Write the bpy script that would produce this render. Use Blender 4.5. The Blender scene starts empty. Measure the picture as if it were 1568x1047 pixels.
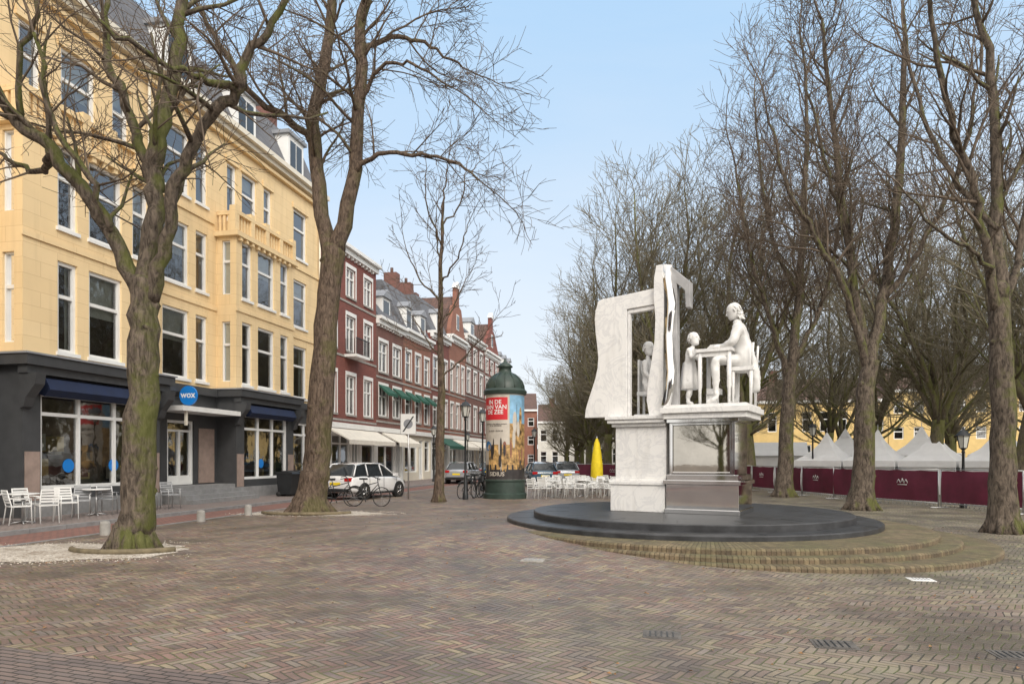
import bpy, math, random
from mathutils import Vector, Matrix
R=math.radians
scn=bpy.context.scene
COL=scn.collection
ANG=11.7; S_=math.sin(R(ANG)); C_=math.cos(R(ANG))
STREET_RZ=R(90-ANG)
def uw(u,w,z=0):   # street frame -> world
    v=-w
    return Vector((u*S_+v*C_, u*C_-v*S_, z))

# ------------------------------------------------------------------ materials
MATS={}
def N(nt,t,**k):
    n=nt.nodes.new(t)
    for a,b in k.items(): setattr(n,a,b)
    return n
def base(name):
    m=bpy.data.materials.new(name); m.use_nodes=True
    nt=m.node_tree; b=nt.nodes['Principled BSDF']
    return m,nt,b
def mth(nt,op,a,b=None,c=None):
    n=N(nt,'ShaderNodeMath',operation=op)
    for i,v in enumerate((a,b,c)):
        if v is None: continue
        if isinstance(v,(int,float)): n.inputs[i].default_value=v
        else: nt.links.new(v,n.inputs[i])
    return n.outputs[0]
def mixc(nt,f,a,b,bt='MIX'):
    n=N(nt,'ShaderNodeMix',data_type='RGBA',blend_type=bt)
    for s,v in ((n.inputs[0],f),(n.inputs[6],a),(n.inputs[7],b)):
        if isinstance(v,(int,float)): s.default_value=v
        elif isinstance(v,(tuple,list)): s.default_value=(*v[:3],1)
        else: nt.links.new(v,s)
    return n.outputs[2]
def noise(nt,co,scale,detail=4,rough=.55,dist=0):
    n=N(nt,'ShaderNodeTexNoise'); n.inputs['Scale'].default_value=scale
    n.inputs['Detail'].default_value=detail; n.inputs['Roughness'].default_value=rough
    n.inputs['Distortion'].default_value=dist
    if co is not None: nt.links.new(co,n.inputs['Vector'])
    return n.outputs['Fac']
def ramp(nt,f,stops):
    n=N(nt,'ShaderNodeValToRGB'); e=n.color_ramp.elements
    while len(e)<len(stops): e.new(.5)
    for i,(p,c) in enumerate(stops):
        e[i].position=p; e[i].color=(*c,1) if isinstance(c,tuple) else (c,c,c,1)
    nt.links.new(f,n.inputs[0]); return n.outputs[0]
def bump(nt,b,h,st=.3,dist=.01):
    n=N(nt,'ShaderNodeBump'); n.inputs['Strength'].default_value=st; n.inputs['Distance'].default_value=dist
    nt.links.new(h,n.inputs['Height']); nt.links.new(n.outputs[0],b.inputs['Normal'])
def objco(nt): return N(nt,'ShaderNodeTexCoord').outputs['Object']
def mat(name,col,rough=.6,var=.15,scale=3,metal=0,bmp=0,bs=40,spec=.5,coat=0,rv_=.2):
    if name in MATS: return MATS[name]
    m,nt,b=base(name); co=objco(nt)
    f=noise(nt,co,scale,6,.6)
    c=mixc(nt,ramp(nt,f,[(.3,0.),(.7,1.)]),tuple(x*(1-var) for x in col),tuple(min(1,x*(1+var)) for x in col))
    nt.links.new(c,b.inputs['Base Color'])
    rr=mth(nt,'MAXIMUM',mth(nt,'MULTIPLY_ADD',f,rv_,rough-rv_/2),.02); nt.links.new(rr,b.inputs['Roughness'])
    b.inputs['Metallic'].default_value=metal; b.inputs['Specular IOR Level'].default_value=spec
    b.inputs['Coat Weight'].default_value=coat
    if bmp: bump(nt,b,noise(nt,co,bs,4),bmp,.01)
    MATS[name]=m; return m

def brickmat(name,c1,c2,mortar,bw=.22,bh=.065,ms=.008,bmp=.3,wobble=.25):
    m,nt,b=base(name); co=objco(nt)
    sp=N(nt,'ShaderNodeSeparateXYZ'); nt.links.new(co,sp.inputs[0])
    cb=N(nt,'ShaderNodeCombineXYZ'); nt.links.new(mth(nt,'ADD',sp.outputs[0],sp.outputs[1]),cb.inputs[0]); nt.links.new(sp.outputs[2],cb.inputs[1])
    t=N(nt,'ShaderNodeTexBrick'); nt.links.new(cb.outputs[0],t.inputs['Vector'])
    t.inputs['Scale'].default_value=1; t.inputs['Brick Width'].default_value=bw; t.inputs['Row Height'].default_value=bh
    t.inputs['Mortar Size'].default_value=ms; t.inputs['Color1'].default_value=(*c1,1); t.inputs['Color2'].default_value=(*c2,1); t.inputs['Mortar'].default_value=(*mortar,1)
    f=noise(nt,co,.7,6,.65)
    c=mixc(nt,ramp(nt,f,[(.3,0.),(.75,1.)]),t.outputs['Color'],mixc(nt,1.,t.outputs['Color'],(1-wobble,1-wobble,1-wobble*.9),'MULTIPLY'))
    # rain streaks
    mp=N(nt,'ShaderNodeMapping'); mp.inputs['Scale'].default_value=(2.2,2.2,.16); nt.links.new(co,mp.inputs[0])
    c=mixc(nt,ramp(nt,noise(nt,mp.outputs[0],1.5,5,.6),[(.5,0.),(.8,.35)]),c,mixc(nt,1.,c,(.6,.58,.55),'MULTIPLY'))
    nt.links.new(c,b.inputs['Base Color']); b.inputs['Roughness'].default_value=.8
    bump(nt,b,mth(nt,'SUBTRACT',1,t.outputs['Fac']),bmp,.01)
    MATS[name]=m; return m

def paving():
    m,nt,b=base('clinker_paving')
    tc=objco(nt)
    mp=N(nt,'ShaderNodeMapping'); mp.inputs['Scale'].default_value=(1/.072,)*3; mp.inputs['Rotation'].default_value=(0,0,R(45-ANG+8))
    nt.links.new(tc,mp.inputs[0])
    wob=N(nt,'ShaderNodeTexNoise'); wob.inputs['Scale'].default_value=1.2; nt.links.new(tc,wob.inputs['Vector'])
    va=N(nt,'ShaderNodeVectorMath',operation='MULTIPLY_ADD'); nt.links.new(wob.outputs['Color'],va.inputs[0]); va.inputs[1].default_value=(2.6,2.6,0); nt.links.new(mp.outputs[0],va.inputs[2])
    sp=N(nt,'ShaderNodeSeparateXYZ'); nt.links.new(va.outputs[0],sp.inputs[0])
    x,y=sp.outputs[0],sp.outputs[1]
    i=mth(nt,'FLOOR',x); j=mth(nt,'FLOOR',y); fx=mth(nt,'SUBTRACT',x,i); fy=mth(nt,'SUBTRACT',y,j)
    k=mth(nt,'FLOORED_MODULO',mth(nt,'SUBTRACT',i,j),6.0)
    k=mth(nt,'ROUND',k)
    isV=mth(nt,'GREATER_THAN',k,2.5)
    k5=mth(nt,'SUBTRACT',5,k)
    def sel(a,bb): return mth(nt,'ADD',mth(nt,'MULTIPLY',isV,a),mth(nt,'MULTIPLY',mth(nt,'SUBTRACT',1,isV),bb))
    a=sel(mth(nt,'ADD',fy,k5),mth(nt,'ADD',fx,k)); s=sel(fx,fy)
    d=mth(nt,'MINIMUM',mth(nt,'MINIMUM',a,mth(nt,'SUBTRACT',3,a)),mth(nt,'MINIMUM',s,mth(nt,'SUBTRACT',1,s)))
    ix=sel(i,mth(nt,'SUBTRACT',i,k)); iy=sel(mth(nt,'SUBTRACT',j,k5),j)
    cb=N(nt,'ShaderNodeCombineXYZ'); nt.links.new(ix,cb.inputs[0]); nt.links.new(iy,cb.inputs[1]); nt.links.new(isV,cb.inputs[2])
    wn=N(nt,'ShaderNodeTexWhiteNoise'); nt.links.new(cb.outputs[0],wn.inputs[0])
    red=ramp(nt,wn.outputs['Value'],[(0,(.12,.085,.078)),(.2,(.23,.135,.112)),(.45,(.20,.155,.142)),(.68,(.27,.165,.135)),(.84,(.33,.265,.17)),(1,(.22,.185,.175))])
    grn=ramp(nt,wn.outputs['Value'],[(0,(.14,.12,.10)),(.3,(.23,.19,.145)),(.6,(.29,.255,.165)),(.85,(.21,.195,.14)),(1,(.26,.20,.165))])
    big=noise(nt,tc,.22,5,.6)
    spx=N(nt,'ShaderNodeSeparateXYZ'); nt.links.new(tc,spx.inputs[0])
    g=mth(nt,'ADD',mth(nt,'MULTIPLY',spx.outputs[0],.04),mth(nt,'MULTIPLY_ADD',spx.outputs[1],-.012,big))
    c=mixc(nt,ramp(nt,g,[(.40,0.),(.66,1.)]),red,grn)
    dust=noise(nt,tc,1.3,8,.7)
    c=mixc(nt,ramp(nt,dust,[(.45,0.),(.8,.5)]),c,(.32,.285,.25))
    dk=noise(nt,tc,.55,8,.7)
    c=mixc(nt,ramp(nt,dk,[(.38,.75),(.58,0.)]),c,(.085,.07,.06))
    sp2=noise(nt,tc,7,6,.75)
    c=mixc(nt,ramp(nt,sp2,[(.58,0.),(.70,.5)]),c,(.11,.11,.06))
    mort=mixc(nt,ramp(nt,noise(nt,tc,2.5),[(.4,0.),(.6,1.)]),(.06,.052,.045),(.105,.115,.045))
    em=ramp(nt,d,[(.04,1.),(.15,0.)])
    c=mixc(nt,em,c,mort)
    nt.links.new(c,b.inputs['Base Color'])
    nt.links.new(ramp(nt,dk,[(.3,.32),(.62,.68)]),b.inputs['Roughness'])
    h=mth(nt,'ADD',ramp(nt,d,[(.0,0.),(.14,1.)]),mth(nt,'MULTIPLY',wn.outputs['Value'],.35))
    bump(nt,b,h,.7,.008)
    return m

def glassmat(name='window_glass'):
    m,nt,b=base(name); nt.nodes.remove(b)
    out=nt.nodes['Material Output']
    tr=N(nt,'ShaderNodeBsdfTransparent'); tr.inputs[0].default_value=(.68,.72,.70,1)
    gl=N(nt,'ShaderNodeBsdfGlossy'); gl.inputs['Roughness'].default_value=.02; gl.inputs[0].default_value=(.95,.97,1,1)
    lw=N(nt,'ShaderNodeFresnel'); lw.inputs[0].default_value=1.5
    f=mth(nt,'MULTIPLY_ADD',lw.outputs[0],1.1,.15)
    co=objco(nt); bp=N(nt,'ShaderNodeBump'); bp.inputs['Strength'].default_value=.4; bp.inputs['Distance'].default_value=.01
    nt.links.new(noise(nt,co,1.5,2),bp.inputs['Height']); nt.links.new(bp.outputs[0],gl.inputs['Normal'])
    mx=N(nt,'ShaderNodeMixShader'); nt.links.new(f,mx.inputs[0]); nt.links.new(tr.outputs[0],mx.inputs[1]); nt.links.new(gl.outputs[0],mx.inputs[2]); nt.links.new(mx.outputs[0],out.inputs[0])
    MATS[name]=m; return m
def barkmat(name,c1,c2,moss,mossamt,lo=.46):
    m,nt,b=base(name); co=objco(nt)
    mp=N(nt,'ShaderNodeMapping'); mp.inputs['Scale'].default_value=(1,1,.3); nt.links.new(co,mp.inputs[0])
    f=noise(nt,mp.outputs[0],14,8,.7,.6)
    c=mixc(nt,ramp(nt,f,[(.38,0.),(.62,1.)]),c1,c2)
    g=noise(nt,co,1.1,6,.7)
    geo=N(nt,'ShaderNodeNewGeometry'); sp=N(nt,'ShaderNodeSeparateXYZ'); nt.links.new(geo.outputs['Normal'],sp.inputs[0])
    g=mth(nt,'ADD',g,mth(nt,'MULTIPLY_ADD',sp.outputs[2],.08,mth(nt,'MULTIPLY',sp.outputs[0],.10)))
    c=mixc(nt,mth(nt,'MULTIPLY',ramp(nt,g,[(lo,0.),(lo+.14,1.)]),mossamt),c,mixc(nt,f,moss,tuple(q*1.7 for q in moss)))
    nt.links.new(c,b.inputs['Base Color']); b.inputs['Roughness'].default_value=.9; b.inputs['Specular IOR Level'].default_value=.2
    bump(nt,b,f,1.,.06); MATS[name]=m; return m
def marble():
    m,nt,b=base('white_marble'); co=objco(nt)
    f=noise(nt,co,1.4,8,.6,2.5)
    c=ramp(nt,f,[(.44,(.80,.79,.77)),(.50,(.68,.675,.67)),(.54,(.80,.79,.77)),(.8,(.74,.73,.71))])
    mp=N(nt,'ShaderNodeMapping'); mp.inputs['Scale'].default_value=(3,3,.4); nt.links.new(co,mp.inputs[0])
    c=mixc(nt,ramp(nt,noise(nt,mp.outputs[0],2,6,.6),[(.52,0.),(.8,.45)]),c,(.45,.43,.40))
    nt.links.new(c,b.inputs['Base Color']); b.inputs['Roughness'].default_value=.4
    bump(nt,b,noise(nt,co,60,3),.08,.005); MATS['marble']=m; return m
def gravel():
    m,nt,b=base('shell_gravel'); co=objco(nt)
    v=N(nt,'ShaderNodeTexVoronoi'); v.inputs['Scale'].default_value=30; nt.links.new(co,v.inputs['Vector'])
    sp=N(nt,'ShaderNodeSeparateXYZ'); nt.links.new(v.outputs['Color'],sp.inputs[0])
    c=ramp(nt,sp.outputs[0],[(0,(.26,.22,.18)),(.4,(.48,.43,.37)),(1,(.68,.64,.57))])
    c=mixc(nt,ramp(nt,noise(nt,co,1.6,8,.7),[(.45,0.),(.68,.85)]),c,(.22,.17,.12))
    nt.links.new(c,b.inputs['Base Color']); b.inputs['Roughness'].default_value=.9
    bump(nt,b,v.outputs['Distance'],.8,.02); return m

PAVE=paving(); GLASS=glassmat(); MARBLE=marble(); GRAVEL=gravel()
YEL=brickmat('yellow_stucco',(.86,.66,.38),(.83,.63,.355),(.68,.49,.27),1.1,.42,.007,.12,.10)
DGREY=mat('shopfront_grey',(.055,.057,.06),.5,.15)
WHITE=mat('white_paint',(.80,.80,.78),.45,.05,2)
CREAM=mat('cream_paint',(.74,.69,.58),.55,.06,2)
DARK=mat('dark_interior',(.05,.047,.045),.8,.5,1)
SHOPIN=mat('shop_interior',(.22,.165,.12),.8,.8,1.2)
CURT=mat('curtain',(.6,.59,.55),.9,.1,8)
NAVY=mat('navy_awning',(.012,.022,.06),.8,.2)
GREEN=mat('green_awning',(.02,.09,.06),.75,.2)
CREAMAWN=mat('cream_awning',(.70,.66,.58),.8,.1)
SLATE=brickmat('slate_roof',(.13,.135,.15),(.17,.175,.19),(.07,.07,.08),.25,.18,.006,.4)
TILE=brickmat('roof_tile',(.16,.09,.07),(.11,.07,.06),(.05,.03,.03),.25,.25,.01,.5)
LEAD=mat('lead_grey',(.25,.26,.28),.5,.15)
BR1=brickmat('dark_red_brick',(.26,.065,.045),(.195,.050,.038),(.22,.13,.11))
BR2=brickmat('brown_brick',(.21,.08,.06),(.165,.065,.05),(.20,.135,.115))
BR3=brickmat('orange_brick',(.34,.13,.075),(.28,.10,.065),(.28,.19,.15))
STONE=mat('grey_stone',(.33,.315,.29),.8,.2,5,bmp=.3)
BSTONE=mat('blue_stone',(.24,.24,.24),.7,.2,4,bmp=.2)
BLKST=mat('black_granite',(.042,.043,.046),.42,.5,2.5,bmp=.08,spec=.4)
STEEL=mat('polished_steel',(.72,.71,.70),.05,.06,1.5,metal=1.0,bmp=.02,bs=2,rv_=.04)
MIRROR=mat('mirror_steel',(.50,.47,.42),.025,.12,2,metal=1.0,bmp=.05,bs=1.5,rv_=.01)
BLACK=mat('black_paint',(.02,.022,.024),.4,.2)
IRON=mat('cast_iron_cover',(.11,.10,.09),.6,.4,8,bmp=.4)
DKGREEN=mat('cast_iron_green',(.03,.05,.04),.45,.3,4)
RUBBER=mat('rubber',(.02,.02,.02),.8,.1)
METAL=mat('galvanised_metal',(.5,.5,.5),.4,.15,metal=.8)
CARW=mat('car_white',(.78,.78,.78),.2,.03,1,coat=1)
CARB=mat('car_blue',(.04,.09,.14),.2,.1,1,coat=1)
CARS=mat('car_silver',(.45,.47,.5),.25,.1,1,metal=.4,coat=1)
CGLASS=mat('car_glass',(.02,.025,.03),.05,.2,spec=.9,rv_=.03)
REDL=mat('red_lens',(.45,.01,.01),.2,.1)
CHROME=mat('chrome',(.7,.7,.7),.15,.1,metal=1)
PWHITE=mat('plastic_white',(.76,.76,.74),.4,.06)
PGREY=mat('wicker_grey',(.36,.37,.38),.6,.15,20)
YELF=mat('yellow_canvas',(.88,.66,.02),.7,.12,5)
MAROON=mat('maroon_banner',(.12,.014,.036),.65,.3,1.5,bmp=.2,bs=4)
TENT=mat('tent_canvas',(.86,.86,.86),.6,.05,2)
OCHRE=mat('ochre_stucco',(.72,.52,.22),.8,.12,1)
WSTUC=mat('pale_stucco',(.68,.66,.60),.8,.12,1)
BARK=barkmat('bark_mossy',(.05,.040,.032),(.20,.16,.125),(.085,.095,.022),.75,.49)
BARK2=barkmat('bark_brown',(.055,.040,.031),(.19,.14,.105),(.09,.09,.03),.5,.52)
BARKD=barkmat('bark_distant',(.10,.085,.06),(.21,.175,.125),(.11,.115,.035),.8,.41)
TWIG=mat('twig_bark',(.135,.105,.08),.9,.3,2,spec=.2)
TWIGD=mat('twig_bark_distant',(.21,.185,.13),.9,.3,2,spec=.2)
LEAF=mat('shrub_leaf',(.05,.09,.03),.6,.4,9)

# ------------------------------------------------------------------ mesh building
class M:
    def __init__(s): s.v=[];s.f=[];s.mi=[];s.sm=[];s.mats=[]
    def add(s,mt,vs,fs,sm=False):
        if mt not in s.mats: s.mats.append(mt)
        k=s.mats.index(mt); o=len(s.v); s.v.extend([tuple(v) for v in vs])
        for f in fs: s.f.append(tuple(i+o for i in f)); s.mi.append(k); s.sm.append(sm)
    def box(s,mt,x0,x1,y0,y1,z0,z1):
        s.hexa(mt,[(x0,y0,z0),(x1,y0,z0),(x1,y1,z0),(x0,y1,z0),(x0,y0,z1),(x1,y0,z1),(x1,y1,z1),(x0,y1,z1)])
    def hexa(s,mt,vs): s.add(mt,vs,[(3,2,1,0),(4,5,6,7),(0,1,5,4),(1,2,6,5),(2,3,7,6),(3,0,4,7)])
    def prism(s,mt,poly,vec,sm=False):
        n=len(poly); vec=Vector(vec); a=[Vector(p) for p in poly]; b=[p+vec for p in a]
        s.add(mt,a+b,[tuple(reversed(range(n))),tuple(range(n,2*n))]+[(i,(i+1)%n,n+(i+1)%n,n+i) for i in range(n)],sm)
    def tube(s,mt,pts,rad,sides=8,sm=True):
        pts=[Vector(p) for p in pts]; n=len(pts)
        if isinstance(rad,(int,float)): rad=[rad]*n
        vs=[]; ref=None
        cs=[(math.cos(2*math.pi*k/sides),math.sin(2*math.pi*k/sides)) for k in range(sides)]
        for i in range(n):
            t=(pts[min(i+1,n-1)]-pts[max(i-1,0)]).normalized()
            if ref is None:
                ref=t.cross(Vector((0,0,1)) if abs(t.z)<.9 else Vector((1,0,0)))
            a=(ref-t*ref.dot(t)).normalized(); ref=a; b=t.cross(a)
            for c,q in cs: vs.append(pts[i]+(a*c+b*q)*rad[i])
        fs=[(i*sides+k,i*sides+(k+1)%sides,(i+1)*sides+(k+1)%sides,(i+1)*sides+k) for i in range(n-1) for k in range(sides)]
        if sides>3: fs+=[tuple(reversed(range(sides))),tuple(range((n-1)*sides,n*sides))]
        s.add(mt,vs,fs,sm)
    def lathe(s,mt,cx,cy,prof,segs=24,sm=True,sharp=False):
        if sharp:
            for a,b in zip(prof[:-1],prof[1:]): s.lathe(mt,cx,cy,[a,b],segs,sm)
            return
        vs=[(cx+r*math.cos(2*math.pi*k/segs),cy+r*math.sin(2*math.pi*k/segs),z) for r,z in prof for k in range(segs)]
        fs=[(i*segs+k,i*segs+(k+1)%segs,(i+1)*segs+(k+1)%segs,(i+1)*segs+k) for i in range(len(prof)-1) for k in range(segs)]
        s.add(mt,vs,fs,sm)
    def mesh(s,name):
        me=bpy.data.meshes.new(name); me.from_pydata(s.v,[],s.f)
        for m in s.mats: me.materials.append(m)
        me.polygons.foreach_set('material_index',s.mi); me.polygons.foreach_set('use_smooth',s.sm); me.update(); return me
    def obj(s,name,loc=(0,0,0),rz=0,sc=1,parent=None):
        o=bpy.data.objects.new(name,s.mesh(name)); COL.objects.link(o); o.location=loc; o.rotation_euler=(0,0,rz); o.scale=(sc,)*3
        if parent: o.parent=parent
        return o
class G:
    def __init__(s,name,loc=(0,0,0),rz=0,sc=1):
        s.e=bpy.data.objects.new(name,None); COL.objects.link(s.e); s.e.location=loc; s.e.rotation_euler=(0,0,rz); s.e.scale=(sc,)*3; s.e.empty_display_size=.2; s.p={}
    def m(s,part): return s.p.setdefault(part,M())
    def done(s):
        r={}
        for k,m in s.p.items():
            if m.f: r[k]=m.obj(k,parent=s.e)
        return r
def inst(me,name,loc,rz=0,sc=1,parent=None):
    o=bpy.data.objects.new(name,me); COL.objects.link(o); o.location=loc; o.rotation_euler=(0,0,rz)
    o.scale=(sc,)*3 if isinstance(sc,(int,float)) else sc
    if parent: o.parent=parent
    return o
def text_geo(txt,size,align='CENTER'):
    cu=bpy.data.curves.new('txt','FONT'); cu.body=txt; cu.size=size; cu.align_x=align; cu.resolution_u=3; cu.space_line=.85; cu.offset=size*.02
    o=bpy.data.objects.new('txt',cu); COL.objects.link(o)
    dg=bpy.context.evaluated_depsgraph_get(); dg.update(); me=bpy.data.meshes.new_from_object(o.evaluated_get(dg))
    vs=[v.co.copy() for v in me.vertices]; fs=[tuple(p.vertices) for p in me.polygons]
    bpy.data.objects.remove(o); bpy.data.meshes.remove(me); return vs,fs

# ------------------------------------------------------------------ facades
rw=random.Random(5)
class Fac:
    def __init__(s,g,O,d,n,side=False): s.g=g;s.O=O;s.d=d;s.n=n;s.side=side
    def P(s,a,z,dep): return (s.O[0]+s.d[0]*a-s.n[0]*dep, s.O[1]+s.d[1]*a-s.n[1]*dep, z)
    def fbox(s,part,mt,a0,a1,z0,z1,d0,d1):
        P=s.P; s.g.m(part).hexa(mt,[P(a0,z0,d0),P(a1,z0,d0),P(a1,z0,d1),P(a0,z0,d1),P(a0,z1,d0),P(a1,z1,d0),P(a1,z1,d1),P(a0,z1,d1)])
    def quad(s,part,mt,a0,a1,z0,z1,dep): P=s.P; s.g.m(part).add(mt,[P(a0,z0,dep),P(a1,z0,dep),P(a1,z1,dep),P(a0,z1,dep)],[(0,1,2,3)])
    def wall(s,a0,a1,z0,z1,ops,mt,rev=None,part='walls'):
        rev=rev or mt
        A=sorted({a0,a1,*[o[0] for o in ops],*[o[1] for o in ops]}); Z=sorted({z0,z1,*[o[2] for o in ops],*[o[3] for o in ops]})
        for i in range(len(A)-1):
            for j in range(len(Z)-1):
                ca=(A[i]+A[i+1])/2; cz=(Z[j]+Z[j+1])/2
                if any(o[0]<ca<o[1] and o[2]<cz<o[3] for o in ops): continue
                s.quad(part,mt,A[i],A[i+1],Z[j],Z[j+1],0)
        for o in ops:
            x0,x1,y0,y1=o[:4]; D=.18; P=s.P; st=o[4] if len(o)>4 else 'sash'
            s.g.m(part).add(rev,[P(x0,y0,0),P(x1,y0,0),P(x1,y1,0),P(x0,y1,0),P(x0,y0,D),P(x1,y0,D),P(x1,y1,D),P(x0,y1,D)],[(0,1,5,4),(1,2,6,5),(2,3,7,6),(3,0,4,7)])
            if st=='panel': s.quad(part,mt,x0,x1,y0,y1,D); continue
            s.window(x0,x1,y0,y1,st)
    def window(s,x0,x1,y0,y1,st):
        fb=s.fbox; f=.10 if x1-x0>.5 else .05; d0,d1=.07,.17; W=WHITE
        fb('window_frames',W,x0,x0+f,y0,y1,d0,d1); fb('window_frames',W,x1-f,x1,y0,y1,d0,d1)
        fb('window_frames',W,x0+f,x1-f,y1-f,y1,d0,d1); fb('window_frames',W,x0+f,x1-f,y0,y0+f,d0,d1)
        if st in('sash','plain'):
            zm=y0+(y1-y0)*.62; fb('window_frames',W,x0+f,x1-f,zm-.05,zm+.05,d0+.01,d1)
            if st=='sash' and not s.side: fb('sills',STONE if s.g.e.name!='yellow_building' else WHITE,x0-.06,x1+.06,y0-.1,y0+.004,-.07,.1)
        if st=='cross':
            zm=y0+(y1-y0)*.66; fb('window_frames',W,x0+f,x1-f,zm-.045,zm+.045,d0+.01,d1); xm=(x0+x1)/2
            fb('window_frames',W,xm-.04,xm+.04,y0+f,y1-f,d0+.005,d1); fb('sills',STONE,x0-.06,x1+.06,y0-.1,y0+.004,-.07,.1)
        if st=='shop':
            n=max(1,round((x1-x0)/1.25)); zm=y0+(y1-y0)*.78
            fb('window_frames',W,x0+f,x1-f,zm-.05,zm+.05,d0+.01,d1)
            for k in range(1,n): xm=x0+(x1-x0)*k/n; fb('window_frames',W,xm-.05,xm+.05,y0+f,y1-f,d0+.005,d1)
        if st=='door':
            xm=(x0+x1)/2; zm=y0+(y1-y0)*.84
            fb('door',W,x0+f,x1-f,zm-.04,zm+.04,d0+.01,d1); fb('door',W,xm-.06,xm+.06,y0+f,zm,d0+.005,d1); fb('door',W,x0+f,x1-f,y0+f,y0+.35,d0+.02,d1)
            fb('door',W,x0+f,x0+.16,y0+.3,zm,d0+.02,d1);fb('door',W,x1-.16,x1-f,y0+.3,zm,d0+.02,d1)
        s.quad('window_glass',GLASS,x0+.02,x1-.02,y0+.02,y1-.02,.145)
        if s.side: s.quad('interior',CURT,x0,x1,y0,y1,.19); return
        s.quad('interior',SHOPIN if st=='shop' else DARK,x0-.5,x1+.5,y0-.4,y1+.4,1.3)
        if st in('sash','cross') and rw.random()<.8:
            h=rw.choice([.25,.45,.5,.8,1.0]); 
            if h<1: s.quad('curtains',CURT,x0,x1,y1-(y1-y0)*h,y1,.3)
            else:
                w=(x1-x0)*rw.uniform(.15,.3); s.quad('curtains',CURT,x0,x0+w,y0,y1,.3); s.quad('curtains',CURT,x1-w,x1,y0,y1,.3)
        if st=='shop':
            for k in range(int((x1-x0)*2.2)):
                a=rw.uniform(x0,x1-.4); z=y0+rw.uniform(-.1,1.1); s.fbox('interior',rw.choice([CREAM,CURT,STONE,OCHRE,BR3,PBLUE_,OCHRE]),a,a+rw.uniform(.15,.4),z,z+rw.uniform(.1,.5),.5+rw.random()*.4,1.15)
PBLUE_=mat('display_blue',(.05,.15,.3),.6)

# ---- yellow building
g=G('yellow_building',rz=STREET_RZ)
W0,WB=17.5,16.6; ZB=.1
F=Fac(g,(0,W0),(1,0),(0,-1)); B=Fac(g,(0,WB),(1,0),(0,-1))
bays=[(4.6,9.9),(15.3,20.5),(24.9,29.4)]
fl=[(4.75,7.35),(8.3,10.65),(11.75,14.15)]
baywin={0:[(5.7,6.35),(6.8,8.1),(8.55,9.2)],1:[(16.4,17.08),(17.5,18.8),(19.25,19.95)],2:[(25.3,26.0),(26.45,27.75),(28.25,28.95)]}
recwin=[(11.2,12.5),(13.2,13.9),(21.75,23.2),(23.6,24.3),(31.0,32.3)]
segs=[(0,4.6),(9.9,15.3),(20.5,24.9),(29.4,33.8)]
for a0,a1 in segs:
    ops=[(x0,x1,z0,z1) for x0,x1 in recwin if a0<x0<a1 for z0,z1 in fl]
    F.wall(a0,a1,4.5,10.9,[o for o in ops if o[3]<11],YEL)
    if a0==20.5: F.wall(a0,a1,ZB,4.5,[(22.0,23.5,.72,3.15,'door')],DGREY)
    else: F.wall(a0,a1,ZB,4.5,[(a0+.5,a1-.5,.8,3.5,'shop')],DGREY)
top=[(16.0,16.7),(17.4,18.7),(19.4,20.1)]+recwin+[(25.6,26.25),(26.65,27.75),(28.35,29.0),(5.7,6.4),(7,8.2)]
F.wall(0,33.8,10.9,15.5,[(a,b,*fl[2]) for a,b in top],YEL)
for a,b in top:
    g.m('window_heads').box(YEL,a-.12,b+.12,W0-.07,W0-.003,14.16,14.42)
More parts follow.
